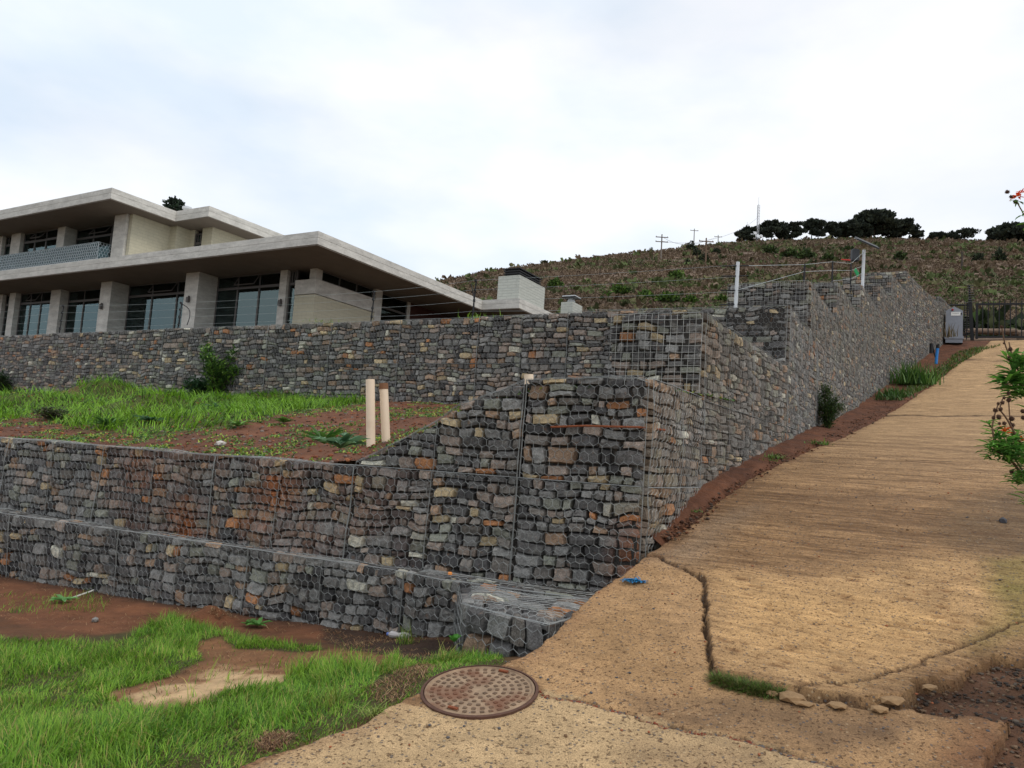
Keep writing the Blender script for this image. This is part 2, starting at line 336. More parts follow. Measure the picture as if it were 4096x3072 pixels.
def glass_mat(name, tint, refl):
    m = bpy.data.materials.new(name); m.use_nodes = True; t = m.node_tree; t.nodes.clear(); L = t.links.new
    o = N(t, 'ShaderNodeOutputMaterial'); tr = N(t, 'ShaderNodeBsdfTransparent'); gl = N(t, 'ShaderNodeBsdfGlossy'); ms = N(t, 'ShaderNodeMixShader')
    tr.inputs[0].default_value = (*tint, 1); gl.inputs['Roughness'].default_value = 0.03; gl.inputs[0].default_value = (0.42, 0.56, 0.57, 1)
    fr = N(t, 'ShaderNodeFresnel'); fr.inputs[0].default_value = 1.6; f = mth(t, 'ADD', fr.outputs[0], refl); L(f, ms.inputs[0]); L(tr.outputs[0], ms.inputs[1]); L(gl.outputs[0], ms.inputs[2]); L(ms.outputs[0], o.inputs[0])
    return m
M_glass = glass_mat('tinted_glass', (0.78, 0.90, 0.90), 0.12)

# ------------------------------------------------------------------ ground functions
E2 = np.array([0.5, 0.8660254]); NR = np.array([0.8660254, -0.5])
ZD_S = [-12, -4, 0, 3, 3.9, 4.65, 5.86, 6.6, 7.3, 8.3, 9.3, 10.7, 12.9, 16, 19.4, 24, 30.6, 34.3, 36.9, 40, 43.5, 47, 55, 70]
ZD_Z = [-1.4, -0.6, -0.2, .13, .27, .40, .60, .80, 1.0, 1.25, 1.48, 1.75, 2.10, 2.50, 2.92, 3.65, 5.05, 6.0, 6.8, 7.8, 8.85, 9.3, 10.2, 12.5]
_s = np.linspace(-12, 70, 1641); _z = np.interp(_s, ZD_S, ZD_Z); _k = np.ones(17)/17; _zz = np.convolve(np.pad(_z, 8, 'edge'), _k, 'valid')
def zd(x, y): return np.interp(E2[0]*x + E2[1]*y, _s, _zz)
def ST(p): return float(E2[0]*p[0] + E2[1]*p[1]), float(NR[0]*p[0] + NR[1]*p[1])
def hitD(u, v): return march(u, v, zd)
def rbf(ctrl):
    c = np.array(ctrl, float); P = c[:, :2]; z = c[:, 2]
    D = np.hypot(P[:, None, 0]-P[None, :, 0], P[:, None, 1]-P[None, :, 1])
    n = len(P); A = np.zeros((n+3, n+3)); A[:n, :n] = D; A[:n, n:] = np.c_[np.ones(n), P]; A[n:, :n] = A[:n, n:].T
    w = np.linalg.solve(A, np.r_[z, 0, 0, 0])
    def f(x, y):
        x = np.asarray(x, float); y = np.asarray(y, float); r = w[n] + w[n+1]*x + w[n+2]*y
        for i in range(n): r = r + w[i]*np.hypot(x - P[i, 0], y - P[i, 1])
        return r
    return f
g_lawn0 = rbf([(-1.17,3.7,.06),(-.48,4.4,.17),(-.1,5.0,.24),(.1,5.5,.22),(-.27,6.46,.0),(-1.04,7.56,-.18),(-2.5,8.4,-.25),(-4.2,9.2,-.3),(-6.7,10.6,-.35),
               (-2.5,4.2,-.12),(-2.2,3.2,-.1),(-4.4,7,-.3),(-8,8,-.5),(-1.7,5.9,-.08),(-4,2,-.4),(0,1,-.35),(2,1,-.3),(-2,0,-.5),(.5,6.6,.1),(1.2,7.4,.3),(-9,12,-.4),(-9,3,-.8)])
def g_lawn(x, y): return g_lawn0(x, y) + 0.05*(fbm(x, y, 0.9, 3) - .5) + 0.02*(fbm(x, y, .2, 5) - .5)

# wall plan lines -----------------------------------------------------------
A_L = [(-10.2, 12.35), (-6.95, 10.85), (-1.84, 8.32), (-.4, 7.72), (1.27, 7.10)]
SIDE = [(1.27, 7.10), (1.55, 7.55), (2.2, 8.8), (4.48, 12.54), (5.75, 14.9), (7.9, 18.7), (10.2, 22.5), (12.4, 26.0), (14.2, 28.6), (16.3, 31.4), (18.6, 34.2), (20.6, 36.6), (22.1, 38.4)]
U_L = [(-24.0, 29.1), (-16.7, 24.8), (-6.5, 18.8), (4.48, 12.54)]
LW_L = [(-10.0, 11.75), (-6.65, 10.3), (-1.05, 7.68), (-.5, 7.28), (.9, 6.7)]
class VWall:
    def __init__(s, poly, batter=0.0, zr=0.0, seed=0):
        s.P = np.array(poly, float); d = np.diff(s.P, axis=0); s.L = np.r_[0, np.cumsum(np.hypot(d[:, 0], d[:, 1]))]; s.b = batter; s.zr = zr; s.seed = seed
        T = np.gradient(s.P, axis=0) if len(poly) > 2 else np.repeat(d, 2, 0); T = T/np.linalg.norm(T, axis=1, keepdims=True); s.T = T
        s.len = s.L[-1]
    def pos(s, u, v, w):
        x = np.interp(u, s.L, s.P[:, 0]); y = np.interp(u, s.L, s.P[:, 1]); tx = np.interp(u, s.L, s.T[:, 0]); ty = np.interp(u, s.L, s.T[:, 1])
        k = np.hypot(tx, ty); nx, ny = ty/k, -tx/k
        bul = 0.05*(vn(u, v, .55, s.seed) - .5) + 0.03*(vn(u, v, .2, s.seed+3) - .5)
        w = w + bul - s.b*(v - s.zr)
        return np.stack([x + nx*w, y + ny*w, v + 0*x], -1)
    def hit(s, pu, pv):
        d = ray(pu, pv); f = s.P[:, 0] - d[0]*s.P[:, 1]
        for i in range(len(f)-1):
            if f[i]*f[i+1] <= 0:
                t = f[i]/(f[i]-f[i+1]); q = s.P[i] + t*(s.P[i+1]-s.P[i]); return s.L[i] + t*(s.L[i+1]-s.L[i]), CZ + d[2]*q[1]
        return (0.0, CZ + d[2]*s.P[0, 1]) if abs(f[0]) < abs(f[-1]) else (s.len, CZ + d[2]*s.P[-1, 1])
class Quad:   # horizontal top face
    def __init__(s, p00, p10, p01, p11, z, seed=0):
        s.c = [np.array(p, float) for p in (p00, p10, p01, p11)]; s.z = z; s.seed = seed
        s.Lu = (np.linalg.norm(s.c[1]-s.c[0]) + np.linalg.norm(s.c[3]-s.c[2]))/2; s.Lv = (np.linalg.norm(s.c[2]-s.c[0]) + np.linalg.norm(s.c[3]-s.c[1]))/2
    def pos(s, u, v, w):
        a = np.asarray(u)/s.Lu; b = np.asarray(v)/s.Lv; a, b = a[..., None], b[..., None]
        p = s.c[0]*(1-a)*(1-b) + s.c[1]*a*(1-b) + s.c[2]*(1-a)*b + s.c[3]*a*b
        edge = np.minimum(np.minimum(a, 1-a)*s.Lu, np.minimum(b, 1-b)*s.Lv)[..., 0]
        return np.concatenate([p, (s.z + w*.6 + 0.05*(vn(u, v, .4, s.seed)-.6) - 0.05*np.exp(-np.clip(edge, 0, 1)/.06))[..., None]], -1)

PAL = np.array([rgb(114,115,114), rgb(86,86,86), rgb(128,118,110), rgb(118,121,112), rgb(160,146,118), rgb(146,104,72), rgb(170,170,158), rgb(68,68,69), rgb(134,114,96), rgb(102,99,95)])
PAL = PAL*np.array([1.03, .99, .96]); GAIN = [1.18]
PW = np.array([.24, .22, .13, .09, .032, .022, .022, .13, .045, .09]); PW = PW/PW.sum()
def stones(face, u0, u1, v0, v1, top=None, rows=(.08, .17), wid=(.12, .36), dirt=None, pal=PW, depth=.03):
    cells = []
    v = v0
    n1 = max(1, int(round((v1-v0)/1.0)))
    H = (v1-v0)
    k = max(1, int(round(H/np.mean(rows)))); hs = rows[0]*.8 + (rows[1]*1.15-rows[0])*rng.random(k); hs = hs/hs.sum()*H
    for h in hs:
        L = u1-u0; ws = []
        while sum(ws) < L: ws.append((wid[0]*.85 + (wid[1]*1.08-wid[0])*rng.random()**1.4)*(.7+.55*h/np.mean(rows)))
        ws = np.array(ws); ws = ws/ws.sum()*L; u = u0
        for w in ws:
            if w > .26 and rng.random() < .25 and h > .12:
                f = .35+.3*rng.random(); cells.append((u+w/2, v+h*f/2, w, h*f)); cells.append((u+w/2, v+h*f+h*(1-f)/2, w, h*(1-f)))
            else: cells.append((u+w/2, v+h/2, w, h))
            u += w
        v += h
    c = np.array(cells)
    if top is not None:
        tt = np.interp(c[:, 0], top[0], top[1]); c = c[c[:, 1] - c[:, 3]*.35 < tt]
    n = len(c)
    g = np.array([-1, -.74, 0, .74, 1]); GX, GY = np.meshgrid(g, g); GX = GX.ravel(); GY = GY.ravel()
    ring = (np.abs(GX) == 1) | (np.abs(GY) == 1); corner = (np.abs(GX) == 1) & (np.abs(GY) == 1); inner = ~ring
    X = np.repeat(GX[None], n, 0).copy(); Y = np.repeat(GY[None], n, 0).copy()
    X += .09*(rng.random((n, 25))-.5)*2*inner; Y += .12*(rng.random((n, 25))-.5)*2*inner
    cut = .58 + .36*rng.random((n, 25)); X = np.where(corner, X*cut, X); cut2 = .60 + .36*rng.random((n, 25)); Y = np.where(corner, Y*cut2, Y)
    edge = ring & ~corner; X = np.where(edge & (np.abs(GX) == 1), X*(.88+.14*rng.random((n, 25))), X); Y = np.where(edge & (np.abs(GY) == 1), Y*(.86+.16*rng.random((n, 25))), Y)
    tilt = (rng.random((n, 1))-.5)*.34
    X, Y = X + Y*(c[:, 3:4]/c[:, 2:3])*(-tilt), Y + X*(c[:, 2:3]/c[:, 3:4])*tilt*.35
    inm = np.where(np.abs(GX) + np.abs(GY) > 1.4, .70, 1.0)
    dep = depth*(.5 + .9*rng.random((n, 1)))
    Wd = np.where(inner, dep*inm*(1 + .35*(rng.random((n, 25))-.5)) + (X*(rng.random((n, 1))-.5) + Y*(rng.random((n, 1))-.6))*.022, -.055 + 0*X)
    jit = (rng.random((n, 2))-.5)*[.012, .014]
    U = c[:, 0:1] + jit[:, :1] + X*c[:, 2:3]*.5*1.02; Vv = c[:, 1:2] + jit[:, 1:] + Y*c[:, 3:4]*.5*1.03
    wu, wv = .055*(vn(U, Vv, .22, face.seed+61)-.5), .085*(vn(U, Vv, .27, face.seed+67)-.5); fe = np.clip(np.minimum(U-u0, u1-U)/.08, 0, 1)*np.clip(np.minimum(Vv-v0, v1-Vv)/.06, 0, 1); U = U + wu*fe; Vv = Vv + wv*fe
    if top is not None: Vv = np.minimum(Vv, np.interp(U, top[0], top[1]) + .005)
    P = face.pos(U.ravel(), Vv.ravel(), Wd.ravel())
    col = PAL[rng.choice(len(PAL), n, p=pal)]*(.7 + .6*rng.random((n, 1)))*GAIN[0]
    col = np.repeat(col[:, None], 25, 1).copy()
    if dirt is not None:
        m, dc = dirt(U, Vv); m = m[..., None]; col = col*(1-m) + dc*m
    b = (np.arange(n)*25)[:, None]; q = []
    for j in range(4):
        for i in range(4): q.append([j*5+i, j*5+i+1, (j+1)*5+i+1, (j+1)*5+i])
    Q = (b[:, :, None] + np.array(q)[None]).reshape(-1, 4)
    return (P, Q, col.reshape(-1, 3))
WC = rgb(138, 140, 138)
def wob(face, P2, w):
    return face.pos(P2[:, 0], P2[:, 1], np.full(len(P2), w) if np.isscalar(w) else w)
def hexwire(face, u0, u1, v0, v1, top=None, r=.0022, w=.085, h=.1, dj=.004, woff=.043, col=WC):
    nu = int((u1-u0)/w)+2; nv = int((v1-v0)/(h*.75))+2; A = []; B = []
    pu = rng.random()*w
    def node(i, j, k):    # hex centre grid with bottom-left node set
        cx = u0 + (i + .5*(j % 2))*w - pu; cy = v0 + j*h*.75
        return cx, cy
    I, J = np.meshgrid(np.arange(-1, nu+1), np.arange(-1, nv+1)); I = I.ravel(); J = J.ravel()
    cx = u0 + (I + .5*(J % 2))*w; cy = v0 + J*h*.75
    n0 = np.stack([cx - w/2, cy - h/4], 1); n1 = np.stack([cx - w/2, cy + h/4], 1); n2 = np.stack([cx, cy + h/2], 1); n3 = np.stack([cx + w/2, cy + h/4], 1)
    A = np.concatenate([n0, n1, n2]); B = np.concatenate([n1, n2, n3])
    def jit(p): # deterministic by position so that nodes stay joined
        k = np.round(p/.0005)
        a = np.sin(k[:, 0]*12.9898 + k[:, 1]*78.233)*43758.5453; b = np.sin(k[:, 0]*39.346 + k[:, 1]*11.135)*24634.6345
        return p + dj*2*np.stack([a-np.floor(a)-.5, b-np.floor(b)-.5], 1) + np.stack([.02*(vn(p[:, 0], p[:, 1], .35, 31)-.5), .025*(vn(p[:, 0], p[:, 1], .3, 37)-.5)], 1)
    A = jit(A); B = jit(B)
    def clamp(p):
        p = p.copy(); p[:, 0] = np.clip(p[:, 0], u0, u1); hi = np.full(len(p), v1) if top is None else np.minimum(v1, np.interp(p[:, 0], top[0], top[1])+.01); p[:, 1] = np.minimum(np.maximum(p[:, 1], v0), hi); return p
    A2 = clamp(A); B2 = clamp(B); ok = np.hypot(*(A2-B2).T) > .012; A2, B2 = A2[ok], B2[ok]
    out = [segs(wob(face, A2, woff), wob(face, B2, woff), r, col=np.repeat(col[None]*(1), len(A2), 0)*(.8+.4*rng.random((len(A2), 1))))]
    return out
def sqwire(face, u0, u1, v0, v1, r=.003, st=.075, woff=.045, col=WC, top=None):
    A = []; B = []
    us = np.linspace(u0, u1, max(2, int(round((u1-u0)/st))+1)); vs = np.linspace(v0, v1, max(2, int(round((v1-v0)/st))+1))
    for a in us:
        for b, c in zip(vs[:-1:2], np.r_[vs[2::2], vs[-1]][:len(vs[:-1:2])]): A.append((a, b)); B.append((a, c))
    for b in vs:
        for a, c in zip(us[:-1:2], np.r_[us[2::2], us[-1]][:len(us[:-1:2])]): A.append((a, b)); B.append((c, b))
    A = np.array(A); B = np.array(B); e = .004*(rng.random((len(A), 1)))
    return [segs(wob(face, A, woff), wob(face, B, woff), r, col=np.repeat(col[None], len(A), 0)*(.8+.4*rng.random((len(A), 1))))]
def border(face, pts, r=.006, woff=.045, step=.1, col=WC):
    out = []
    for (a, b) in zip(pts[:-1], pts[1:]):
        n = max(1, int(np.hypot(b[0]-a[0], b[1]-a[1])/step)); t = np.linspace(0, 1, n+1)[:, None]; p = np.array(a)*(1-t) + np.array(b)*t
        q = wob(face, p, woff) + .004*(rng.random((n+1, 3))-.5); out.append(segs(q[:-1], q[1:], r, col=np.repeat(col[None], n, 0)*.85))
    return out
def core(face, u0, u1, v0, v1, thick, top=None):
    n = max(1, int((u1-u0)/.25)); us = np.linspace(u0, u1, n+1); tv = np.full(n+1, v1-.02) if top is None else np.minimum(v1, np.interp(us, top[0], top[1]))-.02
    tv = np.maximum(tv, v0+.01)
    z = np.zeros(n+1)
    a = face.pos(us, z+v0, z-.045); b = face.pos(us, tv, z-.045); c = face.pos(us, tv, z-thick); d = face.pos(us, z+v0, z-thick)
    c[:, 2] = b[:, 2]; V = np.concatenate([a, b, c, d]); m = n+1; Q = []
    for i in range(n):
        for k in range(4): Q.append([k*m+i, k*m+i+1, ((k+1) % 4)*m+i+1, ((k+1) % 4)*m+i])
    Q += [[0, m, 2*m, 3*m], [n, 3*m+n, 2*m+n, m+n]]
    return (V, np.array(Q), rgb(58, 55, 52))  # core coloured darker than the stones, painting shade into the gaps
def basket(parent, face, u0, u1, v0, v1, top=None, mesh='hex', thick=.9, faces=(), r=.0022, w=.085, dirt=None, label=None, rows=(.08, .17), wid=(.12, .36), pal=PW, sub=1.0, ends=True):
    """one wire basket: stones and a dark core standing in for shaded rubble, its wire mesh a child.  faces = extra visible faces [(face,u0,u1,v0,v1)]"""
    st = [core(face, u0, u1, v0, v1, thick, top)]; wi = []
    n = max(1, int(round((u1-u0)/sub))); ed = np.linspace(u0, u1, n+1)
    for a, b in zip(ed[:-1], ed[1:]):
        st.append(stones(face, a+.008, b-.008, v0, v1, top=top, dirt=dirt, rows=rows, wid=wid, pal=pal))
        if a > u0: wi += border(face, [(a, v0), (a, v1 if top is None else min(v1, np.interp(a, *top)))], r=.0034)
    tt = lambda q: v1 if top is None else min(v1, float(np.interp(q, *top)))
    uu = np.linspace(u0, u1, 9)
    if mesh == 'hex': wi += hexwire(face, u0, u1, v0, v1, top=top, r=r, w=w, h=w*1.25)
    else: wi += sqwire(face, u0, u1, v0, v1, r=.0021, col=rgb(128, 128, 122))
    wi += border(face, [(q, tt(q)-.003) for q in uu], r=.0042)
    if tt(u0) > v0+.1: wi += border(face, [(u0+.004, v0), (u0+.004, tt(u0))], r=.0038)
    if tt(u1) > v0+.1: wi += border(face, [(u1-.004, v0), (u1-.004, tt(u1))], r=.0038)
    for f, a, b, c, d in faces:
        st.append(stones(f, a, b, c, d, rows=rows, wid=wid, pal=pal))
        if mesh == 'hex': wi += hexwire(f, a, b, c, d, r=r, w=w, h=w*1.25)
        else: wi += sqwire(f, a, b, c, d, r=.003, col=rgb(170, 170, 165))
        wi += border(f, [(a, c), (b, c), (b, d), (a, d), (a, c)], r=.004)
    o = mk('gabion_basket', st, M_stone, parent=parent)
    if label: o['label'] = label
    mk('wire_mesh', wi, M_wire, parent=o)
    return o

# ------------------------------------------------------------------ plateau and hill
_ps = [13.3, 16, 20, 22, 26, 33, 40, 46, 55, 62]; _pz = [4.15, 4.5, 5.2, 6.0, 6.6, 7.5, 8.3, 9.1, 10.4, 11.2]
RIDGE = [(-900, 470, 110), (-400, 430, 115), (0, 400, 120), (300, 330, 130), (440, 281.5, 150), (509, 268.5, 175), (560, 262, 190), (662, 250, 230), (741, 242, 270), (856, 238, 290),
         (940, 239.5, 290), (1024, 242, 290), (1200, 248, 290), (1500, 262, 280), (2200, 300, 260)]
_rr = np.array([ray(u, v)[0] for u, v, y in RIDGE]); _rz = np.array([CZ + ray(u, v)[2]*y for u, v, y in RIDGE]); _ry = np.array([y for u, v, y in RIDGE], float)
SW = VWall(SIDE, seed=11)
_sw = np.array([ST(p) for p in SIDE])
def hill(x, y):
    x = np.asarray(x, float); y = np.asarray(y, float); s = E2[0]*x + E2[1]*y; t = NR[0]*x + NR[1]*y
    base = np.interp(s, _ps, _pz)
    r = x/np.maximum(y, 1); y0 = 46.0
    s0 = np.clip((E2[0]*r + E2[1])*y0, 0, 62); z0 = np.interp(s0, _ps, _pz)
    zr = np.interp(r, _rr, _rz); yr = np.interp(r, _rr, _ry); q = (y - y0)/(yr - y0)
    zh = np.where(q < 1, z0 + (zr - z0)*q, zr - (q - 1)*22)
    amp = np.clip((y - 30)/120, 0, 1)*1.6
    zh = zh + amp*(fbm(x, y, 14, 2) - .55)*np.clip(1.15-q, .35, 1)
    z = np.where(y > y0, zh, base)
    tw = np.interp(s, _sw[:, 0], _sw[:, 1])
    z = np.where((s < 46) & (t > tw - .5), zd(x, y) - .16, z)
    z = np.where((s < 13.6) & (t <= tw - .5), -6.0, z)
    return z
ys = np.concatenate([np.arange(9, 32, .3), 32*1.012**np.arange(0, 230)]); rs = np.concatenate([np.arange(-1.9, -.9, .04), np.arange(-.9, 1.1, .015), np.arange(1.1, 2.4, .05)])
R_, Y_ = np.meshgrid(rs, ys); X_ = R_*Y_; Z_ = hill(X_, Y_)
f1 = fbm(X_, Y_, 26, 4); f2 = fbm(X_, Y_, 6, 9); gm = .7*np.clip((f1 - .53)*6, 0, 1)*np.clip((Y_-40)/60, .25, 1)
br = rgb(104, 86, 68); pk = rgb(116, 99, 88); gr = rgb(78, 82, 48); dg = rgb(58, 56, 38)
f4 = fbm(X_, Y_, 11, 71)[..., None]; col = (br*(1-f2[..., None]) + pk*f2[..., None])*(.72+.6*f4); col = col*(1-gm[..., None]*.75) + gr*gm[..., None]*.75
hl = mk('hill', [gridmesh(X_, Y_, Z_, col)], M_hill, org=(0, 0, 0), smooth=True); tag(hl, 'scrubby brown and green hill slope rising behind the house', None, kind='structure')
bg = mk('ground', [gridmesh(*np.meshgrid(np.linspace(-2500, 2500, 9), np.linspace(-2500, 2500, 9)), np.full((9, 9), -9.0), np.broadcast_to(rgb(96, 84, 62), (9, 9, 3)))], M_hill, org=(0, 0, -9)); tag(bg, kind='structure')

# ------------------------------------------------------------------ lawn ground and terrace ground
xs = np.arange(-11, 2.2, .05); ys = np.arange(-1.5, 12.6, .05); X_, Y_ = np.meshgrid(xs, ys)
Z_ = np.minimum(g_lawn(X_, Y_), zd(X_, Y_) - .03)
def pxpoly(pts, fn=g_lawn0): return [tuple(march(u, v, fn)[:2]) for u, v in pts]
BARE = pxpoly([(112,702),(118,690),(165,676),(205,660),(192,650),(200,640),(222,636),(235,648),(300,652),(372,645),(400,655),(380,668),(320,668),(296,672),(288,683),(255,688),(215,694),(200,706),(150,712)])
PALE = pxpoly([(112,700),(125,690),(190,680),(215,664),(262,668),(290,676),(282,685),(240,690),(205,700),(150,708)])
STRIP = pxpoly([(-60,560),(0,572),(60,583),(134,600),(200,611),(258,617),(320,624),(386,638),(440,645),(400,652),(340,645),(300,634),(240,632),(205,630),(175,620),(140,624),(128,634),(80,632),(30,626),(0,618),(-60,610)])
MUD = pxpoly([(320,624),(386,636),(455,641),(465,655),(430,662),(385,655),(345,648),(322,638)])
EDGE2 = pxpoly([(368,690),(392,676),(420,664),(440,668),(425,680),(400,700),(378,702)])
DEAD = pxpoly([(248,742),(268,730),(292,735),(282,748),(262,752)])
def msk(poly, x, y, soft=.08):
    nx = x + .16*(fbm(x, y, .25, 8)-.5); ny = y + .16*(fbm(x, y, .25, 12)-.5)
    i = pin(nx, ny, poly); d = pdist(nx, ny, list(poly) + [poly[0]]); return np.clip(.5 + np.where(i, d, -d)/soft, 0, 1)
f = fbm(X_, Y_, .4, 3); dark = rgb(74, 54, 36); red = rgb(112, 72, 46); pale = rgb(196, 164, 124); straw = rgb(150, 116, 84); mud = rgb(60, 44, 34)
col = dark*(1-f[..., None]) + red*f[..., None]
m = msk(BARE, X_, Y_)[..., None]; col = col*(1-m) + (rgb(128, 90, 60)*(.75+.5*f[..., None]))*m
m = msk(PALE, X_, Y_, .2)[..., None]*(np.clip((fbm(X_, Y_, .22, 6, 5)-.33)*6, 0, 1))[..., None]; col = col*(1-m) + pale*m
m = msk(STRIP, X_, Y_)[..., None]; col = col*(1-m) + (rgb(112, 72, 48)*(.7+.6*f[..., None]))*m
m = msk(MUD, X_, Y_)[..., None]; col = col*(1-m) + (mud*(.8+.5*f[..., None]))*m
LWN = pxpoly([(-420,640),(60,640),(150,628),(262,640),(392,655),(505,652),(505,665),(432,688),(360,725),(230,772),(150,900),(-420,900)]); m = msk(LWN, X_, Y_, .2)[..., None]*(1-msk(BARE, X_, Y_)[..., None])*.75; col = col*(1-m) + rgb(62, 68, 34)*m
d = pdist(X_, Y_, LW_L)[..., None]; m = np.clip(1 - d/.3, 0, 1)*.7; col = col*(1-m) + mud*m
clump = np.hypot((X_-pxpoly([(208,622)])[0][0])/.22, (Y_-pxpoly([(208,622)])[0][1])/.16); Z_ = Z_ + .16*np.exp(-clump**2)*(.7+.6*fbm(X_, Y_, .08, 4))
lg = mk('lawn_ground', [gridmesh(X_, Y_, Z_, col)], M_soil, org=(-3, 5, 0), smooth=True); tag(lg, kind='structure')
_clx, _cly = pxpoly([(208,622)])[0]

AF = VWall(A_L, batter=.03, zr=.5, seed=1)
prof = [AF.hit(u, v) for u, v in [(0,437.5),(79,443.7),(126.6,447.6),(198,454),(285,458.7),(350,465.8),(355,463),(391.5,445),(436,421),(460,405),(493.7,393),(524,380),(562,378),(600,377),(641.5,376.5),(650,380)]]
AT = (np.array([0] + [p[0] for p in prof] + [AF.len]), np.array([prof[0][1]] + [p[1] for p in prof] + [prof[-1][1]-.02]))
AT = (AT[0], np.where(AT[0] < AF.hit(352, 463)[0], np.clip(AT[1], 1.38, 1.47), AT[1]))
def a_top(frac): return float(np.interp(frac*AF.len, *AT))
ctl = []
for q in np.linspace(0, AF.len, 14):
    p = AF.pos(np.array([q]), np.array([1.0]), np.array([-.15]))[0]; ctl.append((p[0], p[1], float(np.interp(q, *AT)) - .04))
for q in [(-20, 26.9), (-16.7, 24.8), (-12, 22.0), (-6.5, 18.8), (-2, 16.2), (1.5, 14.2), (4.2, 12.6)]: ctl.append((*q, 2.62))
ctl += [(2.0, 9.4, 2.45), (3.5, 12.0, 2.6), (1.2, 9.4, 2.42), (-5, 13.2, 2.05), (-9, 17, 2.1), (-1.5, 11.5, 2.1), (-13, 19, 2.2), (-14, 14, 1.6), (-19, 19, 1.9)]
g_ter0 = rbf(ctl)
def moundf(x, y):
    z = 0*x
    for (cx, cy, a, sx, sy) in MOUNDS: z = z + a*np.exp(-((x-cx)/sx)**2 - ((y-cy)/sy)**2)
    return z
MOUNDS = []
for (u, v, a, sx, sy) in [(25,405,.22,1.0,.7),(100,400,.38,1.0,.8),(130,393,.35,.8,.8),(150,410,.26,.9,.6),(210,405,.14,.8,.6),(275,400,.12,.9,.5)]:
    p = march(u, v, g_ter0); a *= 1.25; MOUNDS.append((p[0], p[1], a, sx, sy))
def g_ter(x, y): return g_ter0(x, y) + moundf(x, y) + .10*(fbm(x, y, 1.1, 7)-.5) + .03*(fbm(x, y, .25, 9)-.5)
a_ = np.linspace(-2, 26, 420); 
# strip between wall line A and wall line U: parameterise by (p along, q across)
na, nb = 460, 220
Af = VWall([(-15.0, 14.6)] + A_L); Uf = VWall(U_L)
P0 = Af.pos(np.linspace(0, Af.len, na), np.zeros(na), np.zeros(na)-.10)[:, :2]; P1 = Uf.pos(np.linspace(0, Uf.len, na), np.zeros(na), np.zeros(na)-.3)[:, :2]
w_ = np.linspace(0, 1, nb)[:, None, None]; PP = P0[None]*(1-w_) + P1[None]*w_; X_, Y_ = PP[..., 0], PP[..., 1]; Z_ = g_ter(X_, Y_)
f = fbm(X_, Y_, 1.2, 3); f2 = fbm(X_, Y_, .18, 13)
col = rgb(84, 54, 40)*(1-f[..., None]) + rgb(120, 78, 54)*f[..., None]; col = col*(.75 + .5*f2[..., None]); TGp = pxpoly([(-60,396),(0,402),(35,398),(72,404),(100,388),(120,384),(150,382),(175,392),(205,402),(235,398),(262,390),(285,396),(320,400),(355,401),(372,402),(340,407),(300,410),(262,418),(232,424),(190,430),(170,434),(150,438),(120,432),(90,430),(60,424),(48,412),(30,418),(0,424),(-60,430)], g_ter0); m = msk(TGp, X_, Y_, .5)[..., None]*.85; col = col*(1-m) + rgb(70, 84, 36)*m
tr_ = mk('terrace_ground', [gridmesh(X_, Y_, Z_, col)], M_soil, org=(-4, 12, 1.5), smooth=True); tag(tr_, 'red soil bank of the terrace between two stone walls', kind='structure')

# ------------------------------------------------------------------ driveway
edge_px = [(232,768),(262,757),(300,745),(324,736),(362,722),(403,701),(440,684),(470,672),(495,665),(520,655),(539,646),(560,626),(597,590),(625,570),(650,553),(660,547),(697,518.5),(726,495),(751,479),(780,463.5),(814,448),(840,439),(865,426),(890,412.5),(921,392),(940.7,378),(955,366),(984,347)]
el = np.array([ST(hitD(u, v)) for u, v in edge_px]); el = el[np.argsort(el[:, 0])]
el = np.concatenate([[[-6, el[0, 1]-5.5], [0, el[0, 1]-1.0]], el, [[52, el[-1, 1]+1.5], [60, el[-1, 1]+2]]])
def tl(s): return np.interp(s, el[:, 0], el[:, 1])
def trr(s): return np.interp(s, [-6, 0, 3, 6, 8, 12, 20, 44, 60], [2.2, 1.2, .62, .6, .9, 1.6, 2.6, 5.2, 7])
sr = np.concatenate([np.arange(.6, 9.5, .02), 9.5 + np.cumsum(np.geomspace(.02, .6, 260))]); sr = sr[sr < 56]
nt_ = 250; S_ = np.repeat(sr[:, None], nt_, 1); tt = np.linspace(0, 1, nt_)[None]
TLj = tl(sr) + .09*(fbm(sr, sr*0, .35, 3)-.5) + .06*(fbm(sr, sr*0, .09, 5)-.5)
T_ = TLj[:, None]*(1-tt) + (trr(sr)[:, None])*tt
X_ = E2[0]*S_ + NR[0]*T_; Y_ = E2[1]*S_ + NR[1]*T_; Z_ = zd(X_, Y_)
def L2(pts): return [tuple(hitD(u, v)[:2]) for u, v in pts]
crack1 = L2([(642,557),(655,556),(664,559),(676,566),(690,571),(699,577),(703,583),(704,600),(705.5,610),(706,625),(708,640),(709,655),(709.5,667),(713,676)])
crack2 = L2([(713,676),(726,681),(740,683),(757,689),(775,692),(790,699),(803,698),(822,701),(850,705),(880,708),(903,706)])
crack3 = L2([(537,690),(552,697),(570,699),(584,702),(604,708),(623,712),(645,719),(660,726),(690,731),(721,735),(740,739),(755,743),(785,753),(815,761),(844,770),(880,784)])
crack4 = L2([(790,699),(806,690),(819,687),(850,688),(868,683),(883,679),(900,672),(920,665.6),(934,658),(944,654),(971,645),(990,634),(1012,625),(1030,618)])
crack5 = L2([(655,548),(680,553),(700,546)])
joint1 = L2([(868,416),(886,415.5),(910,414.8),(935,416),(986,415.5),(1060,417)]); joint2 = L2([(948,359.5),(975,360),(1040,361)])
SLAB2 = L2([(703,583),(697,576),(712,571),(758,574),(800,579),(819,579),(845,572),(870,566),(895,560),(920.5,554),(970,556),(1013,557),(1060,560),(1075,640),(1000,655),(970,664),(945,672),(925,688),(915,700),(850,704),(775,690),(740,680),(713,676),(709,650),(706,610)])
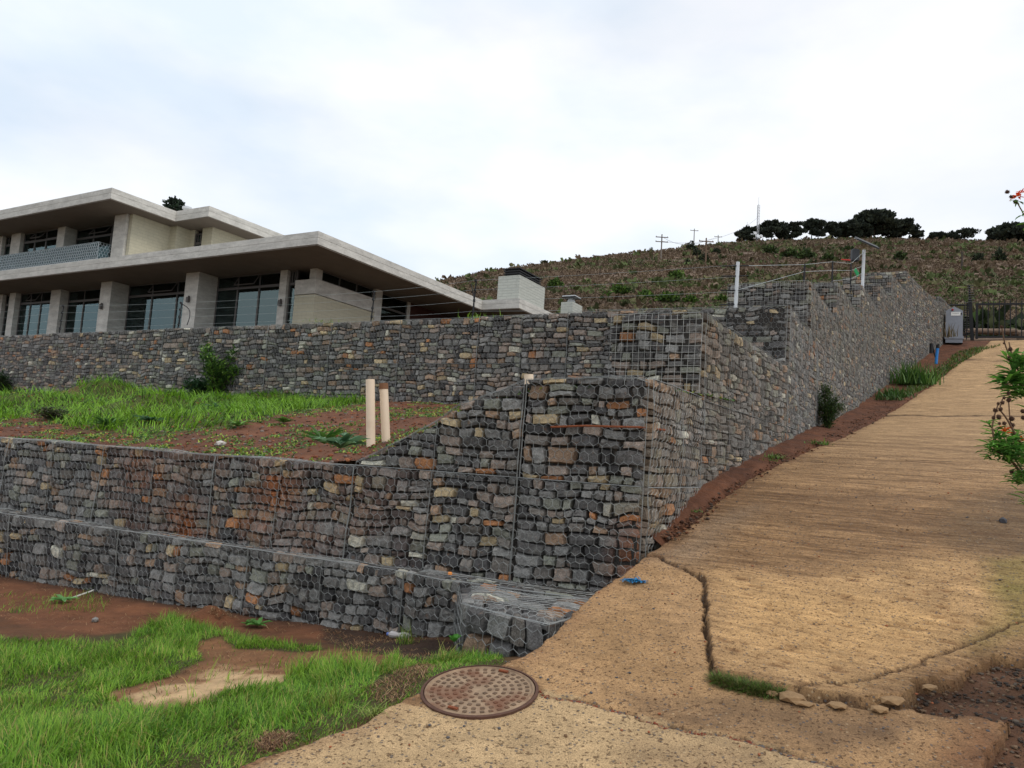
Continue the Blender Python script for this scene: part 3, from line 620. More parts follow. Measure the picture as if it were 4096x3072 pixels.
FG = L2([(150,830),(230,770),(324,736),(403,701),(440,708),(537,690),(584,702),(623,712),(672,724),(721,735),(755,743),(785,753),(844,768),(900,800)])
SLAB1 = L2([(490,664),(539,646),(597,590),(642,556),(655,557),(676,566),(690,571),(703,583),(706,620),(709,667),(713,676),(740,684),(775,693),(850,706),(903,707),(1005,722),(1008,737),(985,770),(900,800),(844,770),(755,744),(672,725),(584,703),(537,690),(530,670)])
DIRT = L2([(903,705),(910,694.6),(920,689),(934,682.6),(950,681),(967,679),(968,668),(985,664),(998,659),(1024,660),(1100,650),(1200,800),(1050,860),(988,800),(985,770),(990,757),(1000,745),(1008,736.6),(1005,721),(970,717),(937.5,714.6)])
def wn(x, y, a=.04): return x + a*(fbm(x, y, .12, 21, 3)-.5)*2 + a*.7*(vn(x, y, .035, 22)-.5), y + a*(fbm(x, y, .12, 27, 3)-.5)*2 + a*.7*(vn(x, y, .035, 28)-.5)
XN, YN = wn(X_, Y_, .05)
mS2 = msk(SLAB2, X_, Y_, .4); mS1 = msk(SLAB1, X_, Y_, .03); mFG = msk(FG, X_, Y_, .03); mD = np.clip(.5 + np.where(pin(XN, YN, DIRT), 1, -1)*pdist(XN, YN, DIRT + [DIRT[0]])/.018, 0, 1)
near = S_ < 12
def cr(line, w, dep, soft=1.0):
    XX, YY = wn(X_, Y_, .03); d = pdist(XX, YY, line); return np.exp(-(d/w)**2)*dep
cz = np.zeros_like(Z_)
for ln, w, dp in ((crack1, .012, .05), (crack2, .018, .05), (crack3, .009, .03), (crack4, .009, .022), (joint1, .14, .03), (joint2, .12, .03)): cz = np.maximum(cz, cr(ln, w, dp))
d1 = pdist(X_, Y_, crack1[5:] + crack2)
rais = .04*np.exp(-d1/.7)*np.clip(.5 + np.where(pin(*wn(X_, Y_, .018), SLAB2), 1, -1)*d1/.02, 0, 1)
amp = np.clip(1.3 - mFG, 0, 1)
Z_ = Z_ + rais - cz + amp*.012*(fbm(X_, Y_, .5, 6)-.5) + .006*(fbm(X_, Y_, .06, 16, 3)-.5)*2 - mD*.12
grv = np.clip(1 - mS2*.55 - mS1*.8 - mFG*.85, 0, 1)
# colours: each pour has its own cement and dirt staining
f = fbm(X_, Y_, 1.3, 3)[..., None]; f2 = fbm(S_*1.0, T_*.25, .5, 8)[..., None]; f3 = fbm(X_, Y_, .3, 5)[..., None]
up = rgb(178, 140, 98)*(1-f2) + rgb(132, 102, 72)*f2; up = up*(.82 + .36*f)
far = np.clip((S_-9)/8, 0, 1)[..., None]; up = up*(1-far) + (rgb(198, 162, 118)*(.85+.3*f2))*far
s2 = rgb(186, 148, 102)*(.84+.32*f3); s1 = rgb(166, 131, 92)*(.8+.4*f); fg = rgb(176, 148, 110)*(.86+.28*f3)
col = up*(1-mS2[..., None]) + s2*mS2[..., None]; col = col*(1-mS1[..., None]) + s1*mS1[..., None]; col = col*(1-mFG[..., None]) + fg*mFG[..., None]
stk = np.clip((fbm(S_, T_*.05, .11, 81, 3) - .50)*5, 0, 1)*np.clip((S_-6.6)/1.0, 0, 1)*np.clip(1.25-(S_-11)/9, .25, 1)*grv*(.5+.8*fbm(X_, Y_, 1.0, 83))
m = np.clip(stk, 0, 1)[..., None]*.55; col = col*(1-m) + rgb(100, 72, 46)*m; Z_ -= stk*.006
PITS = []
for _ in range(150):
    pu, pv = 712+300*rng.random(), 575+118*rng.random(); q = hitD(pu, pv); PITS.append((q[0], q[1], .010+.022*rng.random()**2))
pz = np.zeros_like(Z_)
for (a, b, r) in PITS:
    i0 = int(np.searchsorted(sr, ST((a, b))[0])); sl_ = slice(max(i0-8, 0), i0+8); dx, dy = X_[sl_]-a, Y_[sl_]-b; ds = E2[0]*dx+E2[1]*dy; dt = NR[0]*dx+NR[1]*dy
    pz[sl_] = np.maximum(pz[sl_], np.exp(-((ds/(r*.8))**2 + (dt/(r*1.8))**2))*(.6+.8*vn(X_[sl_], Y_[sl_], .02, 9)))
pz *= mS2; m = np.clip(pz*1.3, 0, 1)[..., None]*.8; col = col*(1-m) + rgb(110, 74, 44)*m; Z_ -= pz*.010
def stain(poly, c, amt, soft=.25):
    global col
    m = (msk(poly, X_, Y_, soft)[..., None]*amt*(.55+.9*f3)).clip(0, 1); col = col*(1-m) + c*m
stain(L2([(640,700),(720,700),(850,712),(930,720),(900,745),(830,752),(740,735),(660,722)]), rgb(118, 92, 66), .85)
stain(L2([(560,640),(640,600),(690,640),(700,690),(620,690)]), rgb(140, 108, 70), .4)
stain(L2([(620,768),(640,740),(760,750),(820,775),(700,790)]), rgb(130, 104, 76), .5)
stain(L2([(985,690),(1010,720),(1005,760),(980,790),(950,760),(960,720)]), rgb(120, 78, 50), .7, .25)
stain(L2([(960,500),(1060,480),(1060,560),(980,560),(930,530)]), rgb(96, 80, 60), .6, .4)
stain(L2([(985,560),(1060,555),(1080,640),(1000,640),(975,655),(970,640),(1000,610)]), rgb(120, 108, 56), .7, .2)
stain(L2([(720,520),(900,500),(1000,510),(990,545),(860,560),(740,560)]), rgb(126, 96, 64), .25, .6)
stain(L2([(740,600),(790,590),(900,600),(980,620),(900,660),(800,665),(745,640)]), rgb(200, 158, 104), .35, .4)
stain(L2([(640,560),(700,520),(760,505),(720,545),(700,565)]), rgb(150, 132, 112), .4, .3)
m = np.clip(1 - (T_ - TLj[:, None])/.22, 0, 1)[..., None]*(.7*fbm(X_, Y_, .25, 31)[..., None]); col = col*(1-m) + rgb(122, 84, 56)*m
m = np.clip(cz/.012, 0, 1)[..., None]*.9; col = col*(1-m) + rgb(64, 46, 32)*m
m = np.clip(np.exp(-pdist(X_, Y_, DIRT + [DIRT[0]])/.16)*1.6*fbm(X_, Y_, .14, 55)[...], 0, 1)[..., None]*.75; col = col*(1-m) + rgb(100, 70, 48)*m
m = mD[..., None]; col = col*(1-m) + rgb(80, 58, 42)*m
Z_[:, 0] -= .12; Z_[:, -1] -= .1
def drive_extra(t, g, base, h):
    L = t.links.new; sx = N(t, 'ShaderNodeSeparateXYZ'); L(g.outputs['Position'], sx.inputs[0])
    s = mth(t, 'ADD', mth(t, 'MULTIPLY', sx.outputs[0], .5), mth(t, 'MULTIPLY', sx.outputs[1], .866)); tt = mth(t, 'SUBTRACT', mth(t, 'MULTIPLY', sx.outputs[0], .866), mth(t, 'MULTIPLY', sx.outputs[1], .5))
    def st(a, b, det, rough=.6):
        c = N(t, 'ShaderNodeCombineXYZ'); L(mth(t, 'MULTIPLY', s, a), c.inputs[0]); L(mth(t, 'MULTIPLY', tt, b), c.inputs[1]); n = N(t, 'ShaderNodeTexNoise'); n.inputs['Scale'].default_value = 1; n.inputs['Detail'].default_value = det; n.inputs['Roughness'].default_value = rough; L(c.outputs[0], n.inputs[0]); return n.outputs[0]
    ga = N(t, 'ShaderNodeAttribute', attribute_name='grv'); gv = ga.outputs['Fac']
    n1 = st(26, 1.6, 4); n2 = st(9, .9, 3)
    def rmp(x, a, b, c, d):
        m = N(t, 'ShaderNodeMapRange'); L(x, m.inputs[0]); m.inputs[1].default_value = a; m.inputs[2].default_value = b; m.inputs[3].default_value = c; m.inputs[4].default_value = d; return m.outputs[0]
    groove = rmp(n1, .34, .54, 1, 0)
    g2 = rmp(n2, .35, .6, .5, 0)
    gsum = mth(t, 'MULTIPLY', mth(t, 'ADD', groove, g2), gv)
    # aggregate: small dark and pale stones showing in the cement
    vo = N(t, 'ShaderNodeTexVoronoi'); vo.inputs['Scale'].default_value = 42; L(g.outputs['Position'], vo.inputs['Vector'])
    vsel = N(t, 'ShaderNodeSeparateColor'); L(vo.outputs['Color'], vsel.inputs[0])
    spot = mth(t, 'MULTIPLY', rmp(vo.outputs['Distance'], .28, .38, 1, 0), rmp(vsel.outputs[0], .80, .82, 0, 1))
    spotp = mth(t, 'MULTIPLY', rmp(vo.outputs['Distance'], .25, .35, 1, 0), rmp(vsel.outputs[1], .88, .9, 0, 1))
    v2 = N(t, 'ShaderNodeTexVoronoi'); v2.inputs['Scale'].default_value = 95; L(g.outputs['Position'], v2.inputs['Vector']); vs2 = N(t, 'ShaderNodeSeparateColor'); L(v2.outputs['Color'], vs2.inputs[0])
    sp2 = mth(t, 'MULTIPLY', rmp(v2.outputs['Distance'], .25, .4, 1, 0), rmp(vs2.outputs[0], .6, .62, 0, 1))
    pit = N(t, 'ShaderNodeTexNoise'); pit.inputs['Scale'].default_value = 44; pit.inputs['Detail'].default_value = 4; L(g.outputs['Position'], pit.inputs[0]); pits = rmp(pit.outputs[0], .33, .40, 1, 0)
    fine = N(t, 'ShaderNodeTexNoise'); fine.inputs['Scale'].default_value = 130; fine.inputs['Detail'].default_value = 3; L(g.outputs['Position'], fine.inputs[0]); fv = mth(t, 'MULTIPLY', rmp(fine.outputs[0], .3, .7, .66, 1.34), rmp(st(7, 4.5, 6, .78), .32, .68, .72, 1.28))
    vm = N(t, 'ShaderNodeVectorMath', operation='SCALE'); L(base, vm.inputs[0]); L(fv, vm.inputs['Scale']); base = vm.outputs[0]
    def mixc(b, fac, c, a):
        q = N(t, 'ShaderNodeMix', data_type='RGBA'); L(mth(t, 'MULTIPLY', fac, a), q.inputs[0]); L(b, q.inputs[6]); q.inputs[7].default_value = (*c, 1); return q.outputs[2]
    base = mixc(base, gsum, tuple(rgb(92, 64, 40)), .60)
    base = mixc(base, pits, tuple(rgb(88, 60, 38)), .7)
    base = mixc(base, sp2, tuple(rgb(96, 78, 60)), .6)
    base = mixc(base, spot, tuple(rgb(84, 80, 80)), .75)
    base = mixc(base, spotp, tuple(rgb(196, 172, 136)), .35)
    hh = mth(t, 'SUBTRACT', mth(t, 'ADD', mth(t, 'MULTIPLY', spot, .25), mth(t, 'MULTIPLY', h, .5)), mth(t, 'ADD', mth(t, 'MULTIPLY', gsum, .9), mth(t, 'MULTIPLY', pits, .6)))
    return base, hh
M_drive = mat('drive_concrete', rough=0.92, var=0.12, vscale=3, bump=0.9, bscale=60, bdist=0.012, extra=drive_extra)
dr = mk('driveway', [gridmesh(X_, Y_, Z_, col)], M_drive, org=(3, 6, 0), smooth=True); tag(dr, 'cracked tan concrete driveway climbing to the gate', kind='structure')
at_ = dr.data.attributes.new('grv', 'FLOAT', 'POINT'); at_.data.foreach_set('value', grv.astype(np.float32).ravel())
# right-hand verge and left-hand dirt verge
sv = np.concatenate([np.arange(-5, 12, .06), np.arange(12, 46, .25)])
S2, Q2 = np.meshgrid(sv, np.linspace(0, 1, 110), indexing='ij'); T2 = (trr(S2)-1.7) + Q2**1.3*9.0
X2 = E2[0]*S2 + NR[0]*T2; Y2 = E2[1]*S2 + NR[1]*T2; Z2 = zd(X2, Y2) - .055 + .05*(fbm(X2, Y2, .3, 4)-.5) + .04*(fbm(X2, Y2, .08, 14)-.5) + np.clip(T2-trr(S2)-.3, 0, 5)*.12
f = fbm(X2, Y2, .5, 3)[..., None]; col = rgb(84, 58, 42)*(1-f) + rgb(108, 76, 54)*f
vr = mk('verge_ground', [gridmesh(X2, Y2, Z2, col)], M_soil, org=(3, 4, 0), smooth=True); tag(vr, kind='structure')
sv = np.concatenate([np.arange(7.0, 16, .05), np.arange(16, 47, .15)])
S3, Q3 = np.meshgrid(sv, np.linspace(0, 1, 26), indexing='ij'); tw = np.interp(S3, _sw[:, 0], _sw[:, 1]); T3 = (tw-.12)*(1-Q3) + (tl(S3)+.15)*Q3
X3 = E2[0]*S3 + NR[0]*T3; Y3 = E2[1]*S3 + NR[1]*T3
wid_ = np.clip(T3 - tw, -.4, 3); lift = .06*np.clip(1 - (T3-tw)/.5, 0, 1)*(.3+1.2*vn(S3, S3*0, .7, 5)); edge = np.clip((tl(S3)-T3)/.12, 0, 1)
Z3 = zd(X3, Y3) + (-.05 + (.05 + lift + .07*(fbm(X3, Y3, .22, 4)-.4))*edge)
f = fbm(X3, Y3, .4, 3)[..., None]; ff_ = fbm(X3, Y3, .09, 14)[..., None]; col = (rgb(72, 46, 34)*(1-f) + rgb(114, 72, 48)*f)*(.7+.6*ff_)
vl = mk('bank_ground', [gridmesh(X3, Y3, Z3, col)], M_soil, org=(5, 12, 1), smooth=True); tag(vl, 'strip of red dirt between the stepped stone wall and driveway', kind='structure')
def g_bank(x, y): return zd(x, y) + .02

# ------------------------------------------------------------------ gabion walls
aw = empty('gabion_wall', AF.pos(np.array([AF.len]), np.array([.4]), np.array([0.]))[0], 'tallest nearest stone gabion wall with sloping top, white pipes standing behind it', 'gabion wall', 'stone gabion walls')
OR = rgb(146, 86, 44)
sx0, sx1 = AF.hit(105, 500)[0], AF.hit(310, 500)[0]
def dirtA(U, V):
    m = np.clip((fbm(U, V, .55, 41, 5)-.47)*5.5, 0, 1)*np.clip((U-sx0)/.5, 0, 1)*np.clip((sx1-U)/.6, 0, 1)*np.clip((1.45-V)/.25, 0, 1)
    m2 = .22*np.clip((U-sx0+.3)/.6, 0, 1)*np.clip((sx1+1.6-U)/.8, 0, 1)*np.clip((fbm(U, V, .3, 43)-.35)*3, 0, 1)
    m3 = .7*np.clip((U-AF.len+.35)/.3, 0, 1)*np.clip((1.35-V)/.4, 0, 1)
    m = np.maximum(np.maximum(m*.95, m2), m3); sh = .75+.5*vn(U, V, .05, 3)
    return m, OR*sh[..., None]
js = [AF.hit(x, 500)[0] for x in (352, 516)]
edA = [js[0]-10, js[0]-8, js[0]-6, js[0]-4, js[0]-2.0, js[0], js[1], AF.len]; edA = [max(q, 0) for q in edA]; edA = [0.0] + [q for q in edA if q > .2]; iJ = edA.index(js[0])
for a, b in zip(edA[:-1], edA[1:]): basket(aw, AF, max(a, 0), b, .40, 1.42, top=(AT[0], np.minimum(AT[1], 1.42)), dirt=dirtA, thick=.9, rows=(.058, .125), wid=(.07, .23))
for a, b in zip(edA[iJ:-1], edA[iJ+1:]): basket(aw, AF, a+.02, b, 1.42, 2.5, top=AT, thick=.9, rows=(.058, .13), wid=(.07, .24))
# top strip of the left part, seen nearly edge-on
for a, b in zip(edA[:iJ], edA[1:iJ+1]):
    a = max(a, 0); p = AF.pos(np.array([a, b, a, b]), np.full(4, 1.4), np.array([-.02, -.02, -.42, -.42])); q = Quad(p[0][:2], p[1][:2], p[2][:2], p[3][:2], 1.40, 5)
    mk('wire_mesh', hexwire(q, 0, q.Lu, 0, q.Lv, r=.0026) + border(q, [(0, 0), (q.Lu, 0)], r=.006), M_wire, parent=aw)

lw = empty('gabion_wall', (-4, 9.0, -.3), 'lowest knee-high stone gabion wall running along the lawn in front of the taller one', 'gabion wall', 'stone gabion walls')
LF = VWall(LW_L, seed=4); edL = np.linspace(0, LF.len, 7)
def near_A(p):
    ts = np.linspace(0, AF.len, 400); q = AF.pos(ts, np.full(400, .45), np.zeros(400))[:, :2]; return q[np.argmin(np.hypot(*(q-p).T))]
PWL = PW*np.array([1.2, 1.3, .8, .8, 1, 1.4, 1.0, 1.2, 1, .6]); PWL = PWL/PWL.sum()
for i, (a, b) in enumerate(zip(edL[:-1], edL[1:])):
    fa = LF.pos(np.array([a, b]), np.full(2, .45), np.zeros(2))[:, :2]; ba, bb = near_A(fa[0]), near_A(fa[1])
    q = Quad(fa[0], fa[1], ba, bb, .43, 6+i)
    basket(lw, LF, a, b, -.5 + .1*(i > 3), .45, thick=.5, faces=[(q, .02, q.Lu-.02, .02, q.Lv-.02)], rows=(.07, .135), wid=(.08, .22), pal=PWL, r=.0024)
kw = empty('gabion_basket', (.1, 6.2, .1), 'short stone-filled wire basket jutting from the lowest wall to the driveway edge', 'gabion basket')
KF = VWall([(-.30, 7.05), (-.24, 6.2), (.36, 5.66), (.95, 6.7)], seed=8); q = Quad((-.24, 6.20), (.36, 5.66), (-.28, 7.1), (.95, 6.75), .44, 9)
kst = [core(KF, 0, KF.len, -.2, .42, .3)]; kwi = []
for a, b in zip(KF.L[:-1], KF.L[1:]):
    kst.append(stones(KF, a+.02, b-.02, -.1, .44, rows=(.12, .24), wid=(.16, .34), pal=PWL, depth=.05)); kwi += border(KF, [(a, -.1), (a, .44)], r=.0036)
kst.append(stones(q, .02, q.Lu-.02, .02, q.Lv-.02, rows=(.1, .2), wid=(.12, .3), pal=PWL)); kst.append(prism([(-.2, 6.25), (.33, 5.75), (.9, 6.7), (-.2, 7.1)], -.2, .40, rgb(58, 55, 52)))  # inner prism takes the same dark colour, standing in for gap shade
kwi += hexwire(KF, 0, KF.len, -.1, .44, r=.0024, w=.095, h=.115, woff=.06) + hexwire(q, 0, q.Lu, 0, q.Lv, r=.0024, w=.095, h=.11) + border(KF, [(0, .44), (KF.len, .44)], r=.004)
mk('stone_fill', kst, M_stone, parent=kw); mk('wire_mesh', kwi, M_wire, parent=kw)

GAIN[0] = 1.3
uw = empty('gabion_wall', (-6.5, 18.8, 2.6), 'long level stone gabion wall along the foot of the concrete house', 'gabion wall', 'stone gabion walls')
UF = VWall(U_L, seed=14); edU = UF.len - np.arange(0, 16)*2.0; edU = edU[edU > 0][::-1]
PU = PW*np.array([1, .9, 1.2, 1.2, 1.1, .8, 1.0, .6, 1.2, 1.3]); PU = PU/PU.sum()
for a, b in zip(edU[:-1], edU[1:]):
    zt = 4.43 + .03*(random.random()-.5)
    basket(uw, UF, a, b, 2.45, 3.46, thick=1.0, r=.002, rows=(.06, .125), wid=(.09, .26), pal=PU); basket(uw, UF, a, b, 3.46, zt, thick=1.0, r=.002, rows=(.06, .125), wid=(.09, .26), pal=PU)

GAIN[0] = 1.2
sw = empty('gabion_wall', (2.2, 8.8, 1.3), 'stepped stone gabion wall climbing beside the driveway up to the gate', 'gabion wall', 'stone gabion walls')
SS = [0, 1.79, 6.31, 8.79, 13.18, 17.77, 21.83, 24.67, 27.52, 34.4, SW.len]; TT = [2.42, 3.40, 4.43, 5.43, 6.43, 7.43, 8.40, 9.38, 10.2, 10.6]; WD = [0, 1.1, 0, 1.55, 1.6, 1.6, 1.7, 1.7, 1.7, 1.5]
def dirtS(U, V):
    m = .45*np.clip(1.2 - U/3.5, 0, 1)*np.clip((fbm(U, V, .4, 51)-.3)*3, 0, 1) + .12; return m, (rgb(124, 106, 84)*(.8+.4*vn(U, V, .1, 3))[..., None])
PS = PW*np.array([1.1, .8, 1.3, 1.4, 1.4, .8, 1.2, .6, 1.2, 1.2]); PS = PS/PS.sum()
for i in range(10):
    a0, a1, top = SS[i], SS[i+1], TT[i]; n = max(1, int(round((a1-a0)/2.2))); ed = np.linspace(a0, a1, n+1)
    for j, (a, b) in enumerate(zip(ed[:-1], ed[1:])):
        gz = min(float(zd(*SW.pos(np.array([q]), np.array([0.]), np.array([.3]))[0][:2])) for q in (a, b)) - .25
        z1 = top; c = 0
        while z1 > gz + .15:
            z0 = max(z1 - 1.0, gz); fs = []
            if j == 0 and c == 0 and WD[i] > 0:
                cp = SW.pos(np.array([a0]), np.array([0.]), np.array([0.]))[0][:2]; k = int(np.searchsorted(SW.L, a0)); tdir = SW.T[min(k, len(SW.T)-1)]; lf = np.array([-.875, .485])
                ff = VWall([cp + lf*WD[i], cp], seed=20+i); fs = [(ff, 0, ff.len, max(TT[i-1]-.25, top-1.0), top)]
            big = i > 3
            basket(sw, SW, a, b, z0, z1, mesh='sq' if (c == 0 and i not in (0, 2)) or (i in (1, 4, 5, 6) and c == 1) else 'hex', thick=max(1.0, WD[i]), faces=fs, r=.002, w=.085 if not big else .1, dirt=dirtS, pal=PS, rows=(.058, .125) if not big else (.075, .14), wid=(.08, .25))
            z1 = z0; c += 1

# ------------------------------------------------------------------ house
HO = np.array([-8.11, 30.0]); HA = np.array([sin(radians(-59.3)), cos(radians(-59.3))]); HB = np.array([sin(radians(28.3)), cos(radians(28.3))])
def hp(a, b, z=None):
    p = HO + HA*a + HB*b; return p if z is None else np.array([p[0], p[1], z])
def hbox(a0, a1, b0, b1, z0, z1, col=None):
    return prism([hp(a1, b0), hp(a0, b0), hp(a0, b1), hp(a1, b1)], z0, z1, col)
house = empty('concrete_house', hp(14, 8, 6.2), 'modern two storey concrete house with wide flat overhanging roofs and glass doors', 'house')
ZF, ZS, ZR, ZS2, ZR2 = 6.0, 9.54, 10.09, 12.54, 13.09
def roofslab(name, poly, z0, z1, soff):
    """fascia ring in two boards with a shadow joint, soffit below, flat roof inside"""
    h = (z1-z0); zm = z0 + h*.54
    ps = [prism([hp(*q) for q in poly], z0+.02, zm-.012), prism([hp(*q) for q in inset(poly, .012)], zm-.012, zm+.012), prism([hp(*q) for q in poly], zm+.012, z1)]
    o = mk(name, ps, M_conc, parent=house)
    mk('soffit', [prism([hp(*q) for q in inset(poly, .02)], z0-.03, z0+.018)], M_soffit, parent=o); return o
def inset(poly, d):
    P = np.array(poly, float); n = len(P); out = []; ar = sum(P[i][0]*P[(i+1) % n][1]-P[(i+1) % n][0]*P[i][1] for i in range(n)); sg = 1 if ar > 0 else -1
    for i in range(n):
        a, b, c = P[i-1], P[i], P[(i+1) % n]; e1 = (b-a)/np.linalg.norm(b-a); e2 = (c-b)/np.linalg.norm(c-b)
        n1 = np.array([-e1[1], e1[0]])*sg; n2 = np.array([-e2[1], e2[0]])*sg; out.append(b + (n1+n2)*d/(1+np.dot(n1, n2)))
    return out
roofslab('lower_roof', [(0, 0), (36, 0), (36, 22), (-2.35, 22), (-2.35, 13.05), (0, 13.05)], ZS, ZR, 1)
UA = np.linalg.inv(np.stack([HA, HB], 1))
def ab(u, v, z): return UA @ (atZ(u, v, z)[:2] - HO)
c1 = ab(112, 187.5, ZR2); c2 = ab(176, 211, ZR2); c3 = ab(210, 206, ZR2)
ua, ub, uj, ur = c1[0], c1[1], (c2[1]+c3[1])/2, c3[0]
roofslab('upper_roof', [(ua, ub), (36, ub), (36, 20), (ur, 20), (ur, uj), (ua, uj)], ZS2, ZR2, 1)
# ground floor: brick wall box at the right corner with concrete band
bw = mk('brick_wall', [hbox(2.7, 3.95, 2.87, 3.2, ZF, 8.30), hbox(2.7, 3.0, 3.2, 7.1, ZF, 8.30)], M_brick, parent=house)
mk('concrete_band', [hbox(2.68, 3.97, 2.85, 3.2, 8.33, 9.0), hbox(2.68, 3.0, 3.2, 7.1, 8.33, 9.0)], M_conc, parent=house)
mk('column', [hbox(2.8, 3.2, 2.95, 3.35, 9.0, ZS)], M_conc, parent=house)
mk('column', [hbox(2.66, 3.1, 7.1, 7.62, ZF, ZS)], M_conc, parent=house)
mk('column', [hbox(4.48, 4.93, 2.80, 3.2, ZF, ZS)], M_conc, parent=house)
for a0, a1, b0, b1 in ((9.47, 10.44, 1.84, 3.1), (16.68, 17.65, 1.95, 3.1), (26.94, 27.6, 2.3, 3.1), (28.62, 29.5, 2.4, 3.1), (22.45, 23.45, 2.5, 3.1)):
    mk('column', [hbox(a0, a1, b0, b1, ZF, ZS)], M_conc, parent=house)
def lamp(a, b, z):
    o = mk('wall_lamp', [hbox(a-.07, a+.07, b-.16, b-.02, z-.13, z+.13)], M_frame, parent=house); mk('lamp_bracket', [hbox(a-.02, a+.02, b-.1, b, z+.13, z+.2)], M_frame, parent=o)
lamp(10.0, 1.84, 8.15); lamp(17.3, 1.95, 8.15); lamp(4.7, 2.80, 7.95)
mk('floor_slab', [hbox(2.7, 36, 2.2, 20, 5.6, ZF)], M_conc, parent=house)
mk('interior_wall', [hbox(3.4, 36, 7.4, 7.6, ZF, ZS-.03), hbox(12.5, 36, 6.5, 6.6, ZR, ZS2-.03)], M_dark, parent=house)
def window(a0, a1, b, z0, z1, npan, trans=None, curtain=None, frame=.07, open_=None):
    """b = face plane.  sliding door with mullions, top lights above 'trans'"""
    fr = [hbox(a0, a0+frame, b, b+.1, z0, z1), hbox(a1-frame, a1, b, b+.1, z0, z1), hbox(a0+frame, a1-frame, b, b+.1, z1-frame, z1), hbox(a0+frame, a1-frame, b, b+.1, z0, z0+frame)]
    zt = z1
    if trans:
        fr.append(hbox(a0+frame, a1-frame, b-.02, b+.1, trans-.05, trans+.07)); zt = trans-.05
        for k in range(1, 3): q = a0 + (a1-a0)*k/3; fr.append(hbox(q-.03, q+.03, b+.01, b+.09, trans+.07, z1-frame))
    for k in range(1, npan): q = a0 + (a1-a0)*k/npan; fr.append(hbox(q-.045, q+.045, b+.005, b+.095, z0+frame, zt))
    if open_ is not None and trans:      # one top light tilted outward
        q0 = a0 + (a1-a0)*open_/3 + .06; q1 = q0 + (a1-a0)/3 - .12; zz0, zz1 = trans+.1, z1-frame-.03
        for (p, q) in (((q0, zz1, 0), (q0, zz0, -.28)), ((q1, zz1, 0), (q1, zz0, -.28)), ((q0, zz0, -.28), (q1, zz0, -.28))):
            fr.append(segs([hp(p[0], b+p[2]-.01, p[1])], [hp(q[0], b+q[2]-.01, q[1])], .03, k=4))
    w = mk('window', fr, M_frame, parent=house)
    mk('pane', [hbox(a0+frame, a1-frame, b+.045, b+.06, z0+frame, z1-frame)], M_glass, parent=w)
    if curtain:
        st = []
        for (x0, x1, ztop) in curtain:
            n = max(4, int((x1-x0)/.06)); xx = np.linspace(x0, x1, n+1); bb = b + .20 + .04*np.sin(np.arange(n+1)*1.9) + .02*rng.random(n+1)
            top = np.array([hp(a, q, ztop) for a, q in zip(xx, bb)]); bot = top.copy(); bot[:, 2] = z0+.02; tb = np.array([hp(a, q+.012, ztop) for a, q in zip(xx, bb)]); bo = tb.copy(); bo[:, 2] = z0+.02
            V = np.concatenate([top, bot, bo, tb]); m = n+1; Q = [[i, i+1, m+i+1, m+i] for i in range(n)] + [[2*m+i, 2*m+i+1, 3*m+i+1, 3*m+i] for i in range(n)]
            st.append((V, np.array(Q), None))
        mk('curtain', st, M_curt, parent=w)
    return w
TR = 8.86
window(3.97, 4.46, 2.95, ZF, ZS-.03, 1, TR, [(3.97, 4.46, 8.55)])
window(4.95, 9.45, 2.95, ZF, ZS-.03, 3, TR, [(5.0, 8.3, 8.66), (8.3, 8.5, 8.5)], open_=1)
window(10.46, 16.66, 2.95, ZF, ZS-.03, 3, TR, [(10.5, 16.5, 8.68)], open_=1)
window(17.67, 22.4, 2.95, ZF, ZS-.03, 3, TR, [(17.7, 20.6, 8.62), (21.0, 21.7, 8.5)])
window(23.47, 26.92, 2.6, ZF, ZS-.03, 3, TR, [(23.5, 24.3, 8.62), (24.4, 25.9, 8.6), (26.2, 26.9, 8.6)], open_=1)
window(27.62, 28.6, 2.6, ZF, ZS-.03, 1, TR, [(27.7, 28.6, 8.6)])
window(29.5, 33, 2.6, ZF, ZS-.03, 3, TR)
# clerestory strip along the right side wall, and side glazing
def swin(b0, b1, a, z0, z1, n, mid=None):
    fr = [hbox(a, a+.1, b0, b0+.06, z0, z1), hbox(a, a+.1, b1-.06, b1, z0, z1), hbox(a, a+.1, b0+.06, b1-.06, z1-.06, z1), hbox(a, a+.1, b0+.06, b1-.06, z0, z0+.06)]
    for k in range(1, n): q = b0+(b1-b0)*k/n; fr.append(hbox(a+.005, a+.095, q-.04, q+.04, z0+.06, z1-.06))
    if mid: fr.append(hbox(a-.01, a+.1, b0+.06, b1-.06, mid-.05, mid+.05))
    w = mk('window', fr, M_frame, parent=house); mk('pane', [hbox(a+.04, a+.055, b0+.06, b1-.06, z0+.06, z1-.06)], M_glass, parent=w)
swin(3.36, 7.08, 2.85, 9.02, ZS-.03, 3)
swin(7.64, 10.1, 2.95, ZF, ZS-.03, 1, 8.8)
mk('column', [hbox(2.9, 3.15, 10.1, 10.35, ZF, ZS)], M_conc, parent=house)
mk('timber_screen', [hbox(3.0, 3.2, 10.35, 19.5, ZF, ZS-.03), hbox(-2.2, 3.0, 19.3, 19.5, ZF, ZS-.03)], M_timber, parent=house)
mk('timber_screen', [hbox(27.7, 32, 1.6, 1.7, ZF, 6.9)] + [hbox(27.7, 32, 1.57, 1.6, 6.05+.12*k, 6.14+.12*k) for k in range(7)], M_timber, parent=house)
mk('timber_deck', [hbox(15, 34, .2, 1.6, 5.95, 6.1)], M_timber, parent=house)
